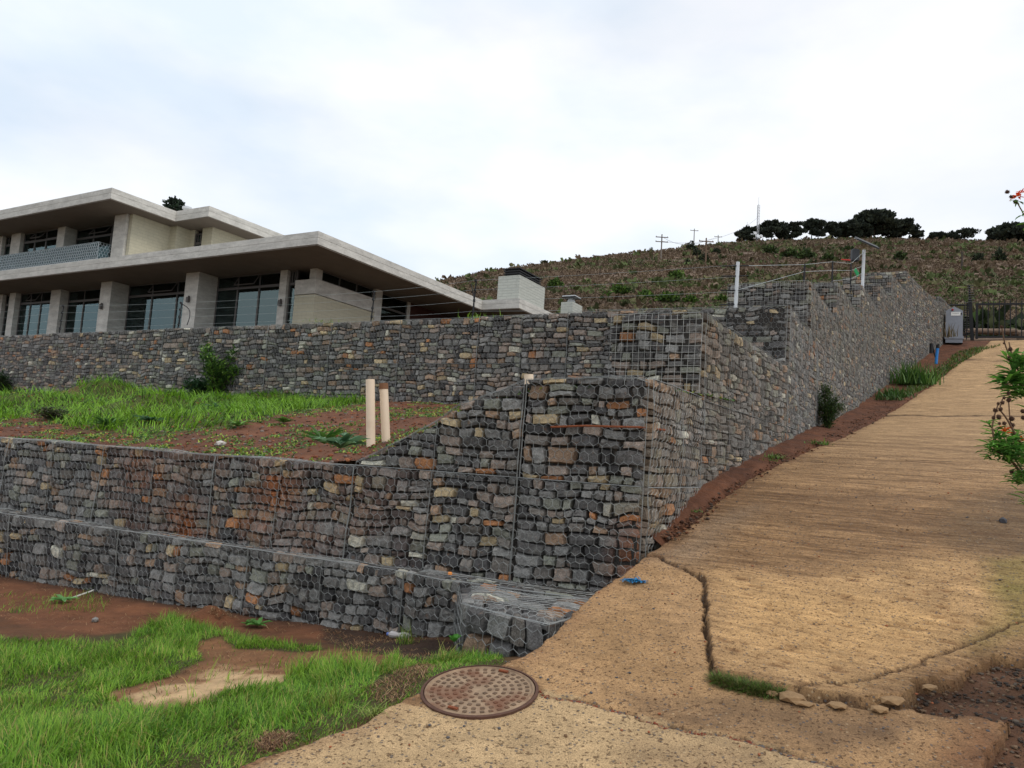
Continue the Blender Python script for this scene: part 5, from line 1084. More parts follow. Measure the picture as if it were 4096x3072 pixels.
# terrace grass: rank long grass on the humps, sparse sprouts on the soil
TG = pxpoly([(-60,396),(0,402),(35,398),(72,404),(100,388),(120,384),(150,382),(175,392),(205,402),(235,398),(262,390),(285,396),(320,400),(355,401),(372,402),(340,407),(300,410),(262,418),(232,424),(190,430),(170,434),(150,438),(120,432),(90,430),(60,424),(48,412),(30,418),(0,424),(-60,430)], g_ter0)
lo = np.min(TG, 0); hi = np.max(TG, 0); n = 520000; q = lo + (hi-lo)*rng.random((n, 2)); x, y = q[:, 0], q[:, 1]
ok = pin(x + .5*(fbm(x, y, .8, 8)-.5), y + .6*(fbm(x, y, .8, 12)-.5), TG) & (rng.random(n) < .45+.8*fbm(x, y, .6, 3)); x, y = x[ok], y[ok]; x, y = x[:120000], y[:120000]; n = len(x)
f = fbm(x, y, .9, 3)[:, None]; r_ = rng.random((n, 1)); col = rgb(104, 152, 44)*(1-f) + rgb(136, 176, 54)*f; col = np.where(r_ < .25, rgb(64, 98, 34), col)*(.75+.5*rng.random((n, 1)))
tg = mk('terrace_grass', [blades(np.c_[x, y, g_ter(x, y)-.02], fbm(x, y, .7, 23)*12+rng.normal(size=n)*.8, (.14+.26*rng.random(n))*np.clip(.5+fbm(x, y, 1.2, 5), .4, 1.3), .013+.010*rng.random(n), .45+.5*rng.random(n), col, segn=3)], M_grass, org=(-6, 15, 2)); tag(tg, 'rank bright green grass in humps at the foot of the long upper wall', 'grass', kind='stuff')
x, y, a_, b_ = terpts(8500, 0.0, 1, .25, 1, 1.2); m = fbm(x, y, .9, 66) + .12*rng.random(len(x)) > .565; x, y = x[m], y[m]; k = 7; x = np.repeat(x, k)+rng.normal(size=len(x)*k)*.03; y = np.repeat(y, k)+rng.normal(size=len(y)*k)*.04; n = len(x)
col = np.array([rgb(112, 150, 62), rgb(156, 172, 70), rgb(84, 120, 64), rgb(72, 104, 58)])[rng.integers(0, 4, n)]*(.9+.4*rng.random((n, 1)))
sg = mk('seedlings', [blades(np.c_[x, y, g_ter(x, y)-.005], rng.random(n)*6.3, .04+.05*rng.random(n), .018+.014*rng.random(n), .6+.6*rng.random(n), col, segn=2)], M_leaf, org=(-3, 12, 2)); tag(sg, 'sparse green seedlings and moss scattered over the red soil bank', 'seedlings', kind='stuff')
# strips of grass and weeds on the bank beside the drive
BK = pxpoly([(958,352),(975,348),(1002,345),(985,350),(965,360),(948,372),(930,386),(905,398),(900,392),(925,376)], g_bank)
q = scat(BK, 9000); q2 = np.array(L2([(713,677),(740,685),(775,691),(783,695),(770,698),(735,690),(715,684)])); 
n = len(q); c = np.array([rgb(76, 104, 44), rgb(98, 128, 54), rgb(60, 84, 40), rgb(120, 112, 66)])[rng.integers(0, 4, n)]*(.8+.4*rng.random((n, 1)))
b1 = blades(np.c_[q, g_bank(q[:, 0], q[:, 1])-.02], rng.random(n)*6.3, .08+.14*rng.random(n), .02+.03*rng.random(n), .3+.7*rng.random(n), c, segn=2)
bkg = mk('bank_grass', [b1], M_leaf, org=(15, 28, 5)); tag(bkg, 'low grass and weeds on the bank at the top of the driveway', 'grass', kind='stuff')
q = scat(q2, 4200); n = len(q); c = np.array([rgb(84, 96, 44), rgb(66, 84, 36), rgb(112, 96, 62), rgb(96, 124, 50)])[rng.integers(0, 4, n)]*(.7+.5*rng.random((n, 1)))
cgz = blades(np.c_[q, zd(q[:, 0], q[:, 1])-.02], rng.random(n)*6.3, .05+.07*rng.random(n), .004+.003*rng.random(n), .4+.6*rng.random(n), c*1.4, segn=2)
cg_ = mk('crack_grass', [cgz], M_grass, org=(1.5, 5, .3)); tag(cg_, 'mat of short wiry grass growing in the broken slab crack', 'grass', kind='stuff')

def tuft(p, n, ln, wd, cols, spread, lean=(.15, .7), name='grass_tuft', label='', cat='grass tuft', segn=3, group=None):
    P = np.asarray(p)[None] + rng.normal(size=(n, 3))*[spread, spread, 0]; c = np.array(cols)[rng.integers(0, len(cols), n)]*(.75+.5*rng.random((n, 1)))
    o = mk(name, [blades(P, rng.random(n)*6.3, ln*(.5+.6*rng.random(n)), wd*(.7+.6*rng.random(n)), lean[0]+(lean[1]-lean[0])*rng.random(n), c, segn=segn)], M_leaf, org=p); tag(o, label, cat, group); return o
tuft(hitD(928, 385)+[-.35, .3, 0], 420, .95, .05, [rgb(78, 116, 50), rgb(104, 140, 66), rgb(60, 92, 44)], .30, (.05, .65), label='largest leafy green grass tuft at the stepped wall foot')
tuft(hitD(917, 398)+[-.5, .4, -.02], 200, .5, .04, [rgb(78, 116, 50), rgb(64, 96, 46)], .22, (.1, .8), label='small green grass tuft just below the largest tuft on the bank')
tuft(hitD(905, 401)+[-.3, .3, 0], 120, .3, .03, [rgb(84, 110, 56), rgb(64, 90, 46)], .2, label='thin grass tuft at the lower end of the bank weeds')
tuft(atY(489, 322.5, 17.0), 160, .22, .018, [rgb(120, 156, 44), rgb(96, 132, 40)], .30, label='bright grass tuft growing on top of the long upper wall')
for (u, v, lb) in ((330, 324.5, 'thin grass fringe on the long upper wall below the middle window'), ): tuft(atY(u, v, 18.6), 60, .12, .015, [rgb(120, 146, 54)], .25, label=lb)
for (u, v, s_, lb) in ((779, 459, .14, 'small weed sprouting from the dirt strip at the wall foot'), (772, 461.5, .09, 'tiny weed left of the small weed on the dirt strip'), (697, 512, .07, 'pair of tiny green sprouts on the dirt near the wall corner'), (822, 445, .16, 'low weed trailing from the dark shrub onto the dirt strip')):
    tuft(hitD(u, v)+[-.04, .02, 0], 70, s_, s_*.12, [rgb(96, 128, 60), rgb(116, 140, 68)], s_*.6, (.5, 1.1), 'weed', lb, 'weed')
for (u, v, s_, lb) in ((405, 628+16, .16, 'spiky grass tuft beside the plastic bottle'), (448, 661, .13, 'yellow green tuft in front of the short basket'), (393, 672, .10, 'thin yellow blades on the bare earth edge'), (333, 705, .14, 'pale twisted grass tuft near the driveway edge')):
    tuft(march(u, v, g_lawn), 60, s_*1.3, .006, [rgb(120, 140, 52), rgb(160, 160, 84), rgb(88, 120, 44)], .05, (.2, 1.0), label=lb)
tuft(march(375, 720, g_lawn)+[0, 0, .02], 45, .16, .006, [rgb(150, 160, 84), rgb(120, 140, 60)], .03, (.7, 1.2), label='pulled-up grass runner lying on the driveway edge')
tuft(atY(949.5, 337, 34.8), 30, .7, .04, [rgb(108, 92, 66), rgb(92, 84, 56)], .16, (.05, .3), 'dry_weed', 'tall dry brown weed standing in front of the keypad pillar', 'weed')
def rosette(p, R, n, cols, label, up=.35, name='leafy_weed', wd=.3):
    a = np.linspace(0, 2*pi, n, endpoint=False) + rng.normal(size=n)*.25; el = up*(.4+1.0*rng.random(n)); D = np.c_[np.cos(a)*np.cos(el), np.sin(a)*np.cos(el), np.sin(el)+.1]
    ln = R*(.6+.5*rng.random(n)); c = np.array(cols)[rng.integers(0, len(cols), n)]*(1.2+.6*rng.random((n, 1)))
    o = mk(name, [leaves(np.repeat(np.asarray(p)[None]+[0, 0, .02], n, 0), D, ln, ln*wd, c)], M_leaf, org=p); tag(o, label, 'weed'); return o
GG = [rgb(72, 104, 76), rgb(92, 124, 92), rgb(60, 88, 60)]; GB = [rgb(66, 96, 42), rgb(86, 118, 54)]
rosette(march(340, 452, g_ter), .19, 34, GG, 'large grey-green rosette weed on the soil just left of the white pipes', .5, wd=.32)
rosette(march(324, 447, g_ter), .19, 34, [rgb(58, 92, 40), rgb(74, 110, 46)], 'feathery dark green weed behind the large rosette weed', .6, wd=.16)
rosette(march(474, 396, g_ter), .42, 60, GB, 'broad green weed at the upper wall foot above the sloping wall top', .9, wd=.22)
rosette(march(151, 423, g_ter), .28, 22, GG, 'pale rosette weed at the edge of the long grass', .35)
rosette(march(108, 428, g_ter), .30, 60, [rgb(58, 88, 44), rgb(72, 104, 50)], 'low dark feathery weed left of the pale rosette on the bank', .5, wd=.14)
rosette(march(320, 440, g_ter), .20, 16, GB, 'small green weed on the soil above the feathery weed', .5)
rosette(march(238, 428, g_ter), .22, 16, GB, 'small green weed in the middle of the soil bank', .5)
rosette(march(214, 410, g_ter), .26, 14, GG, 'grey-green rosette under the tall shrub on the grass edge', .5)
rosette(march(284, 424, g_ter), .20, 20, GB, 'low spreading weed right of the bank middle', .4)
rosette(march(345, 440, g_ter), .20, 12, GG, 'small rosette weed beside the left pipe', .5)
rosette(march(62, 603, g_lawn), .17, 13, [rgb(88, 130, 72), rgb(104, 148, 88)], 'broad-leaved green weed on bare soil by the white plastic strip', .45, wd=.42)
rosette(march(258, 628, g_lawn), .14, 12, [rgb(70, 110, 50)], 'broad-leaved weed in grass near the lowest wall middle', .5, wd=.4)
rosette(march(247, 627, g_lawn), .10, 9, [rgb(70, 110, 50)], 'small broad weed left of its twin near the lowest wall', .6, wd=.4)
rosette(atY(454, 645, 6.2), .09, 9, [rgb(76, 130, 50)], 'small bright weed at the foot of the short stone basket', .8, wd=.6)
def shrub(p, h, r, n, ln, wd, cols, label, stems=7, name='leafy_shrub', upb=.5):
    o = empty(name, p, label, 'shrub'); S_ = []; P = []; D = []
    for k in range(stems):
        a = 2*pi*k/stems + rng.random(); tip = np.array([cos(a)*r*(.3+.7*rng.random()), sin(a)*r*(.3+.7*rng.random()), h*(.55+.45*rng.random())]); t = np.linspace(0, 1, 7)[:, None]
        pth = np.asarray(p) + tip*t*[1, 1, 1] + np.c_[np.zeros(7), np.zeros(7), .12*h*np.sin(t[:, 0]*pi)]; S_.append(tube(pth, np.linspace(.012, .004, 7)*max(1, h), k=5))
        m = n//stems; tt = .06 + .94*rng.random(m)**.9; ii = np.clip((tt*6).astype(int), 0, 5); q = pth[ii]*(1-(tt*6-ii))[:, None] + pth[ii+1]*(tt*6-ii)[:, None]
        az = rng.random(m)*6.3; q = q + rng.normal(size=q.shape)*r*.13; q[:, 2] = np.maximum(q[:, 2], p[2]+.01); P.append(q); D.append(np.c_[np.cos(az), np.sin(az), upb + .7*rng.random(m)-.1])
    P, D = np.concatenate(P), np.concatenate(D); n = len(P); c = np.array(cols)[rng.integers(0, len(cols), n)]*(.75+.6*rng.random((n, 1)))
    mk('stem', S_, M_bark, parent=o); mk('foliage', [leaves(P, D, ln*(.6+.7*rng.random(n)), wd*(.7+.5*rng.random(n)), c)], M_leaf, parent=o); return o
def tfoot(u, off=.55):
    y = wall_y(u) - off; r = ray(u, 380)[0]; return np.array([r*y, y, float(g_ter(r*y, y))])
p = tfoot(217); shrub(p, 1.3, .55, 1700, .15, .045, [rgb(70, 100, 48), rgb(84, 120, 54), rgb(54, 82, 44), rgb(120, 156, 66)], 'dark green leafy shrub standing against the long upper wall', 9)
p = tfoot(199, .7); shrub(p, .5, .5, 700, .16, .04, [rgb(48, 76, 50), rgb(58, 90, 56)], 'low bushy skirt of dark leaves left of the tall shrub', 8)
p = tfoot(5, .6); shrub(p, .6, .8, 900, .14, .04, [rgb(44, 62, 40), rgb(56, 78, 46)], 'low dark shrub at the far left end of the bank', 8)
p = march(52, 420, g_ter); shrub(p, .18, .4, 900, .07, .02, [rgb(66, 72, 48), rgb(52, 64, 40), rgb(84, 80, 58)], 'dull grey-green twiggy weed on the soil at left', 9)
p = hitD(843, 430)+[-.25, .2, 0]; shrub(p, .85, .40, 3800, .055, .022, [rgb(62, 86, 44), rgb(82, 106, 54), rgb(50, 72, 40)], 'dark weedy shrub growing from the stepped wall foot', 8)

# ------------------------------------------------------------------ wild flower plant at right
def tw(pts, r0, r1, k=6): 
    pts = np.array(pts); n = len(pts); t = np.linspace(0, n-1, (n-1)*4+1); q = np.stack([np.interp(t, range(n), pts[:, j]) for j in range(3)], 1)
    q[1:-1] = (q[:-2]+q[1:-1]*2+q[2:])/4; return tube(q, np.linspace(r0, r1, len(q)), k=k)
root = np.array([3.7, 4.4, float(zd(3.7, 4.4))])
wf = empty('wild_flower_bush', root, 'tall wild bush with orange flowers and brown seed balls at the right edge', 'flowering bush')
def R4(x, y, Y): return atY((3700 + x*.8443)/4, (700 + y*.8443)/4, Y)
stems = [[root, atY(1085, 520, 4.2), R4(520, 900, 4.1), R4(530, 330, 4.0), R4(468, 185, 4.0), R4(436, 130, 4.0)],
         [root, atY(1075, 560, 4.1), R4(470, 1290, 4.0), R4(430, 1240, 4.0), R4(403, 1170, 3.95), R4(396, 1070, 3.95)],
         [root, R4(440, 1250, 3.9), R4(385, 1150, 3.9), R4(352, 1110, 3.9), R4(368, 1060, 3.9)],
         [root, R4(400, 1330, 3.85), R4(330, 1275, 3.85), R4(318, 1200, 3.85), R4(325, 1150, 3.85), R4(347, 1085, 3.85)],
         [root, atY(1060, 480, 4.05), R4(462, 960, 4.0), R4(430, 905, 4.0), R4(402, 865, 4.0), R4(378, 800, 4.0), R4(364, 722, 4.0)],
         [R4(430, 905, 4.0), R4(416, 860, 4.0), R4(404, 826, 4.0), R4(398, 792, 4.0)],
         [root, R4(440, 1380, 3.8), R4(378, 1330, 3.8), R4(320, 1300, 3.8)], [root, R4(460, 1420, 3.8), R4(430, 1450, 3.8)],
         [root, R4(400, 1300, 3.9), R4(340, 1225, 3.9), R4(290, 1165, 3.9)], [root, R4(480, 1010, 4.0), R4(420, 970, 4.0), R4(375, 1000, 4.0)]]
M_stem = plain('brown_stem', 104, 80, 62, .8)
for s_ in stems: mk('stem', [tw(s_, .006, .0028)], M_stem, parent=wf)
balls = [(390, 80, 4.0, 11), (407, 103, 4.0, 9), (430, 127, 4.0, 12), (363, 720, 4.0, 8), (404, 826, 4.0, 12), (397, 868, 4.0, 11), (374, 797, 4.0, 5), (375, 1056, 3.9, 8), (347, 1083, 3.85, 8), (367, 1078, 3.9, 11), (333, 1115, 3.85, 12), (358, 1110, 3.9, 11),
         (325, 1150, 3.85, 10), (350, 1147, 3.9, 13), (375, 1177, 3.9, 11), (353, 1178, 3.85, 8), (396, 1066, 3.95, 13), (396, 1035, 3.95, 10), (410, 1155, 3.95, 14), (413, 1186, 3.95, 13), (418, 1225, 3.95, 14), (464, 1120, 3.9, 12), (466, 1150, 3.9, 12), (410, 1405, 3.8, 11)]
M_seed = mat('seed_ball_brown', rough=.9, var=.4, vscale=120, bump=.8, bscale=200)
for x, y, Y, r in balls:
    p = R4(x, y, Y); rr = r*.8443/4*Y/769*.95; n = 46; d = rng.normal(size=(n, 3)); d /= np.linalg.norm(d, axis=1, keepdims=True)
    mk('seed_ball', [ball(p, rr*.85, rgb(74, 52, 40), 9, .25), segs(p + d*rr*.7, p + d*rr*1.2, .0011, rgb(96, 68, 50), r2=.0004)], M_seed, parent=wf)
def petals(c, n, L, name='flower'):
    az = rng.random(n)*6.3; el = -.2 + 1.4*rng.random(n); D = np.c_[np.cos(az)*np.cos(el), np.sin(az)*np.cos(el), np.sin(el)]
    mk(name, [leaves(np.repeat(c[None], n, 0) + D*.004, D, L*(.7+.5*rng.random(n)), L*.28, np.array([rgb(232, 92, 28), rgb(214, 70, 24), rgb(240, 120, 50)])[rng.integers(0, 3, n)])], mat('orange_petal', rough=.5, var=.1, bump=0, trans=.3), parent=wf)
petals(R4(378, 1222, 3.88), 26, .036); petals(R4(462, 1262, 3.9), 14, .03); petals(R4(437, 105, 4.0), 24, .034); petals(R4(455, 88, 4.0), 10, .028)
P = []; D = []; LL = []
def along(pts, n, ln, up=.5, t0=0., t1=1., spread=.0):
    pts = np.array(pts); t = (t0 + (t1-t0)*rng.random(n))*(len(pts)-1); q = np.stack([np.interp(t, range(len(pts)), pts[:, j]) for j in range(3)], 1) + np.clip(rng.normal(size=(n, 3)), -1.5, 1.5)*spread
    az = rng.random(n)*6.3; P.append(q); D.append(np.c_[np.cos(az), np.sin(az)*.8, up*(.3+1.2*rng.random(n))-.1]); LL.append(ln*(.6+.6*rng.random(n)))
along([R4(375, 1000, 4.0), R4(400, 970, 4.0), R4(440, 950, 4.0), R4(470, 1000, 4.0)], 80, .095, .5); along([R4(430, 870, 4.0), R4(440, 930, 4.0), R4(470, 1040, 4.0)], 90, .10, .7, spread=.025)
along([R4(395, 1020, 4.0), R4(440, 1030, 4.0), R4(490, 1040, 4.0)], 90, .09, .4, spread=.025)
along([R4(290, 1165, 3.9), R4(310, 1190, 3.9), R4(345, 1225, 3.9)], 26, .07, .5); along([R4(320, 1310, 3.8), R4(360, 1320, 3.8), R4(420, 1340, 3.8), R4(480, 1330, 3.8)], 260, .065, .5, spread=.025)
along([R4(340, 1270, 3.85), R4(400, 1290, 3.85), R4(470, 1290, 3.85)], 200, .065, .5, spread=.03); along([R4(410, 1230, 3.95), R4(440, 1240, 3.95), R4(490, 1230, 3.95)], 50, .05, .5, spread=.02)
along([R4(430, 1440, 3.8), R4(470, 1430, 3.8)], 80, .06, .4, spread=.02); along([R4(452, 1385, 3.8), R4(500, 1380, 3.8)], 40, .05, .4, spread=.02)
along([R4(455, 170, 4.0), R4(470, 195, 4.0), R4(500, 260, 4.0)], 14, .05, .2); along([R4(415, 120, 4.0), R4(445, 125, 4.0)], 8, .045, -.2)
for s_ in stems:
    if len(s_) > 2 and np.allclose(s_[0], root): along([s_[0]*.9+np.asarray(s_[1])*.1, s_[1]], 150, .075, .5, 0., .93, spread=.035)
for dx, dy, h in ((.15, .2, 1.3), (.3, -.1, 1.6), (.05, -.3, 1.0), (.4, .25, 1.1), (.2, .05, 1.8)):
    e_ = root + [dx*1.5, dy*1.5, h]; mk('stem', [tw([root, root*.5+e_*.5+[dx*.2, 0, 0], e_], .007, .003)], M_stem, parent=wf); along([root, root*.5+e_*.5+[dx*.2, 0, 0], e_], 260, .08, .5, .1, 1, spread=.045)
P, D, LL = np.concatenate(P), np.concatenate(D), np.concatenate(LL); n = len(P); c = 1.35*np.array([rgb(78, 120, 50), rgb(104, 150, 62), rgb(62, 98, 44), rgb(90, 134, 58)])[rng.integers(0, 4, n)]*(.8+.4*rng.random((n, 1)))
mk('foliage', [leaves(P, D, LL, LL*.24, c)], M_leaf, parent=wf)

# ------------------------------------------------------------------ hill vegetation
n = 60000; yy = 22*np.exp(rng.random(n)*np.log(300/22)); rr_ = -.2 + 1.0*rng.random(n); x = rr_*yy; y = yy
s = E2[0]*x + E2[1]*y; t = NR[0]*x + NR[1]*y; twl = np.interp(s, _sw[:, 0], _sw[:, 1]); ab_ = (np.stack([x, y], 1) - HO) @ UA.T
ok = ~((s < 50) & (t > twl - 1.6)) & ((y > 50) | (rr_ > .5)) & ~((ab_[:, 0] > -9) & (ab_[:, 1] < 30)); x, y, s = x[ok], y[ok], s[ok]
q = (y-46)/(np.interp(x/y, _rr, _ry)-46); x, y, q = x[q < 1.03], y[q < 1.03], q[q < 1.03]; n = len(x)
g = fbm(x, y, 26, 4) + .25*(fbm(x, y, 5, 14)-.5); green = (g > .59) & (rng.random(n) < .5); sz = (.12 + .0018*y)*(.5+rng.random(n)**1.5); bigb = rng.random(n) < .012; sz = np.where(bigb, .5+.0045*y, sz); green = green | (bigb & (rng.random(n) < .6))
k = 8; ct = np.repeat(np.c_[x, y, hill(x, y)], k, 0); szr = np.repeat(sz, k); N_ = len(ct); ct[:, :2] += rng.normal(size=(N_, 2))*szr[:, None]*.45; ct[:, 2] += rng.random(N_)*szr*.45 - .1*szr
cb = .5*np.array([rgb(104, 86, 68), rgb(112, 94, 80), rgb(94, 78, 62), rgb(120, 104, 92), rgb(96, 86, 62)])[rng.integers(0, 5, n)] + .5*rgb(112, 95, 76); cgn = np.array([rgb(78, 86, 50), rgb(86, 98, 56), rgb(70, 76, 46), rgb(96, 94, 62)])[rng.integers(0, 4, n)]
cc_ = np.repeat(np.where(green[:, None], cgn, cb), k, 0)*(.9+.2*rng.random((N_, 1)))*np.repeat(.66+.6*fbm(x, y, 11, 71)[:, None], k, 0)
az = rng.random(N_)*6.3; D = np.c_[np.cos(az), np.sin(az), .6+1.4*rng.random(N_)]
def tris(P, D, sz, col):
    D = D/np.linalg.norm(D, axis=1, keepdims=True); o = rng.normal(size=D.shape); o -= D*(o*D).sum(1, keepdims=True); o /= np.linalg.norm(o, axis=1, keepdims=True)+1e-6; sz = sz[:, None]
    V = np.stack([P - o*sz*.32, P + o*sz*.32, P + D*sz + o*sz*.22, P + D*sz*.8 - o*sz*.3], 1); b = np.arange(len(P))[:, None]*4; return (V.reshape(-1, 3), b + np.array([[0, 1, 2, 3]]), np.repeat(col, 4, 0))
sc = mk('hill_scrub', [tris(ct, D, szr*.8, cc_)], M_pine, org=(30, 120, 20)); tag(sc, 'low brown and green heath scrub covering the whole hillside', 'scrub', kind='stuff')
def bush(u, v, w, h, label, cols, Ymax=None, name='hill_bush'):
    p = march(u, v, hill, 42, 400, 3000) if Ymax is None else np.append(atY(u, v, Ymax)[:2], hill(*atY(u, v, Ymax)[:2]))
    R = w*p[1]/769/2; H = h*p[1]/769; n = 260; d = rng.normal(size=(n, 3)); d /= np.linalg.norm(d, axis=1, keepdims=True); d[:, 2] = np.abs(d[:, 2]); r = (.45+.6*rng.random(n)**.5)*(.75+.5*vn(d[:, 0]*2+u, d[:, 1]*2, .6, 3))
    P = p + d*r[:, None]*[R, R, H*.95]; c = np.array(cols)[rng.integers(0, len(cols), n)]*(.65+.6*rng.random((n, 1))); o = empty(name, p, label, 'bush')
    mk('foliage', [tris(P, d + .6*rng.normal(size=(n, 3)), (R*.38)*(.6+.8*rng.random(n)), c)], M_pine, parent=o); mk('stem', [segs([p-[0, 0, .3]]*3, p + np.array([[R*.4, 0, H*.6], [-R*.4, 0, H*.6], [0, R*.3, H*.7]]), R*.06, k=4)], M_bark, parent=o)
DK = [rgb(44, 54, 36), rgb(56, 68, 42), rgb(36, 44, 32)]; LG = [rgb(70, 96, 38), rgb(92, 118, 46), rgb(58, 80, 36)]
for u, v, w, h, lb in [(691, 251, 9, 10, 'round dark bush on the skyline beside a leaning utility pole'), (697, 256.5, 8, 9, 'dark bush just below the skyline bush'), (704, 262, 9, 9, 'dark bush at the foot of the wooden pole'), (688, 265, 6, 6, 'small dark bush left of the wooden pole foot'),
                       (662+54, 254, 7, 6, 'dark green bush uphill right of the wooden pole'), (999, 262, 13, 13, 'big dark bush high on the slope at far right'), (978, 262, 10, 9, 'dull bush left of the big dark bush at far right'), (651, 252.0, 4, 4, 'tiny dark bush alone on the ridge line at left')]:
    bush(u, v, w, h, lb, DK)
for i, (u, v, w, h, lb) in enumerate([(620, 316.5-22, 17, 8, 'bright green bush low on the slope above the small chimney'), (556, 287.5, 14, 8, 'bright green bush right of the large chimney'), (646, 299, 16, 7, 'green bush left of the steel fence post'), (668, 302, 20, 8, 'wide green bush low on the slope near the steel post'),
                       (606, 300, 10, 7, 'green bush behind the small chimney top'), (677, 279, 14, 8, 'green bush at mid slope below the pole'), (690, 302.5, 14, 6, 'low green bush nearest to the steel post'), (722, 302, 12, 6, 'small green bush seen between wires beside the steel post'),
                       (790, 258, 16, 8, 'leafy green bush in the middle of the hill, left of pair'), (806, 259, 16, 9, 'leafy green bush in the middle of the hill, right of pair'), (770, 254, 13, 7, 'green bush below the pale lattice mast'), (828, 261, 12, 7, 'green bush on mid slope left of the solar post'),
                       (848, 252, 10, 6, 'green bush high on the slope above the solar panel'), (900, 260, 12, 7, 'green bush right of the solar panel on the slope')]):
    bush(u, v, w, h, lb, LG if i < 8 else [rgb(62, 80, 40), rgb(76, 94, 46), rgb(54, 66, 38)])
for (u, v, w, h, Y, lb) in [(985, 312, 60, 26, 47, 'large dark green thicket behind the gate'), (942, 296, 26, 12, 48, 'low green thicket behind the keypad pillar'), (1030, 318, 40, 22, 44, 'green thicket behind the right end of the gate')]:
    bush(u, v, w, h, lb, [rgb(54, 68, 38), rgb(68, 86, 44), rgb(44, 54, 34), rgb(80, 84, 56)], Ymax=Y, name='thicket')
for i, (u, Y, dx, r) in enumerate([(984, 42.5, 3.2, .16), (990, 42.2, 2.6, .14), (1002, 42.4, 3.0, .15), (980, 42.0, 2.2, .12)]):
    p = atY(u, 320, Y); p[2] = float(hill(p[0], p[1])) + .25 + .22*(i % 3) + .3*(i == 1); lg_ = mk('cut_log', [tube([p - [dx/2, 0, .05], p, p + [dx/2, -.3, .06]], [r, r*1.05, r*.85], k=9)], plain('weathered_log_'+str(i), 116, 98, 84, .9, var=.3)); tag(lg_, ['lowest long cut log stacked behind the gate', 'topmost cut log of the stack behind the gate', 'right-hand cut log lying behind the gate bars', 'short cut log at the left of the stack behind the gate'][i], 'log', 'cut logs behind the gate')

# ------------------------------------------------------------------ pines, masts and poles on the ridge
def ridge_pt(u, dy=0):
    r = ray(u, 240)[0]; y = np.interp(r, _rr, _ry) - 3 + dy; x = r*y; return np.array([x, y, float(hill(x, y))])
def pine(u, w, vtop, lean, label, sparse=1.0, dy=0):
    p = ridge_pt(u, dy); sc = p[1]/769; R = w*sc/2*1.2; top = atY(u, vtop, p[1])[2]; H = max(top - p[2], 2); o = empty('pine_tree', p, label, 'pine tree', 'pine trees on the ridge')
    br_ = [segs([p - [0, 0, 1]], [p + [lean*H, 0, H*.55]], H*.030, k=6, r2=H*.018)]; P = []; D = []; 
    ncl = int(14 + R*4.2*sparse); cl = []
    for k in range(ncl):
        a = rng.random()*2*pi; q = rng.random()**.5; hh = .12 + .78*rng.random()**.8; prof = sqrt(max(.05, 1-((hh-.38)/.62)**2)); c = p + np.array([lean*H*hh + cos(a)*q*R*prof*.86, sin(a)*q*R*prof*.8, H*hh]); cl.append(c)
        st0 = p + np.array([lean*H*.4, 0, H*(.15+.35*hh)]); br_.append(segs([st0], [c], H*.012, k=4, r2=H*.004))
        rx = R*(.15+.15*rng.random()); m = int(150*sparse); d = rng.normal(size=(m, 3)); d /= np.linalg.norm(d, axis=1, keepdims=True)
        P.append(c + d*(.3+.75*rng.random((m, 1)))*[rx, rx, rx*.5]); D.append(d*[1, 1, .4] + [0, 0, .7])
    P, D = np.concatenate(P), np.concatenate(D); m = len(P); c = np.array([rgb(58, 66, 56), rgb(46, 52, 46), rgb(68, 74, 58)])[rng.integers(0, 3, m)]*(.7+.5*rng.random((m, 1)))
    mk('trunk', br_, M_bark, parent=o); mk('crown', [tris(P, D, np.full(m, max(.6, R*.12))*(.6+.8*rng.random(m)), c)], M_pine, parent=o)
for a in [(747, 20, 228.5, 0, 'small pine at the left end of the ridge row'), (771, 30, 221.5, .05, 'bushy pine just right of the tall lattice mast'), (792.5, 20, 221, 0, 'pine third from the left in the ridge row'), (811.5, 26, 220, 0, 'broad pine in the middle of the ridge row'),
          (830, 19, 222, .05, 'narrow pine between two broad ones on the ridge'), (848.5, 26, 222, 0, 'dense pine directly left of the tallest pine'), (874, 40, 210.5, 0, 'tallest and widest pine on the ridge'), (900, 30, 220, .12, 'spreading pine directly right of the tallest one'),
          (784, 16, 225, 0, 'low pine squeezed between the second and third of the row'), (861, 20, 224, 0, 'low dark pine under the left flank of the tallest'), (887, 22, 218, .1, 'pine tucked behind the right flank of the tallest'),
          (918.5, 9, 230.5, 0, 'small lone pine right of the ridge row'), (938, 16, 233, 0, 'low rounded pine in the gap right of the row'), (963.5, 24, 229, .0, 'sparse open-crowned pine standing second from right'), (1013, 42, 228, 0, 'wide dark pine at the right edge of the ridge'), (951, 10, 235, 0, 'stunted pine joined to the sparse open-crowned one')]:
    pine(*a, sparse=.55 if 'sparse' in a[4] else 1.0)
p = march(177, 222, lambda x, y: 0*x-50) ; p = atY(175.5, 205, 62.0); gzz = 8.0
o = empty('pine_tree', (p[0], p[1], gzz), 'dark tree top showing behind the upper roof', 'tree'); tp_ = atY(175, 199.5, 62); n = 900; d = rng.normal(size=(n, 3)); d /= np.linalg.norm(d, axis=1, keepdims=True); c0 = atY(175.5, 208, 62)
cls = [c0 + np.array([a, b, c]) for a, b, c in ((-.5, 0, .35), (.3, .2, .3), (0, 0, -.1), (-.2, .2, .55), (.55, 0, -.15), (-.5, 0, -.3), (0, 0, -1.2), (.2, 0, -.7))]
P = np.array(cls)[rng.integers(0, 8, n)] + d*(.2+.8*rng.random((n, 1)))*[.42, .42, .28]; mk('crown', [tris(P, d+[0, 0, .5], .22*(.5+rng.random(n)), np.array([rgb(50, 66, 48), rgb(38, 50, 40)])[rng.integers(0, 2, n)])], M_pine, parent=o); mk('trunk', [segs([(p[0], p[1], gzz)], [c0], .18, k=6, r2=.08)], M_bark, parent=o)
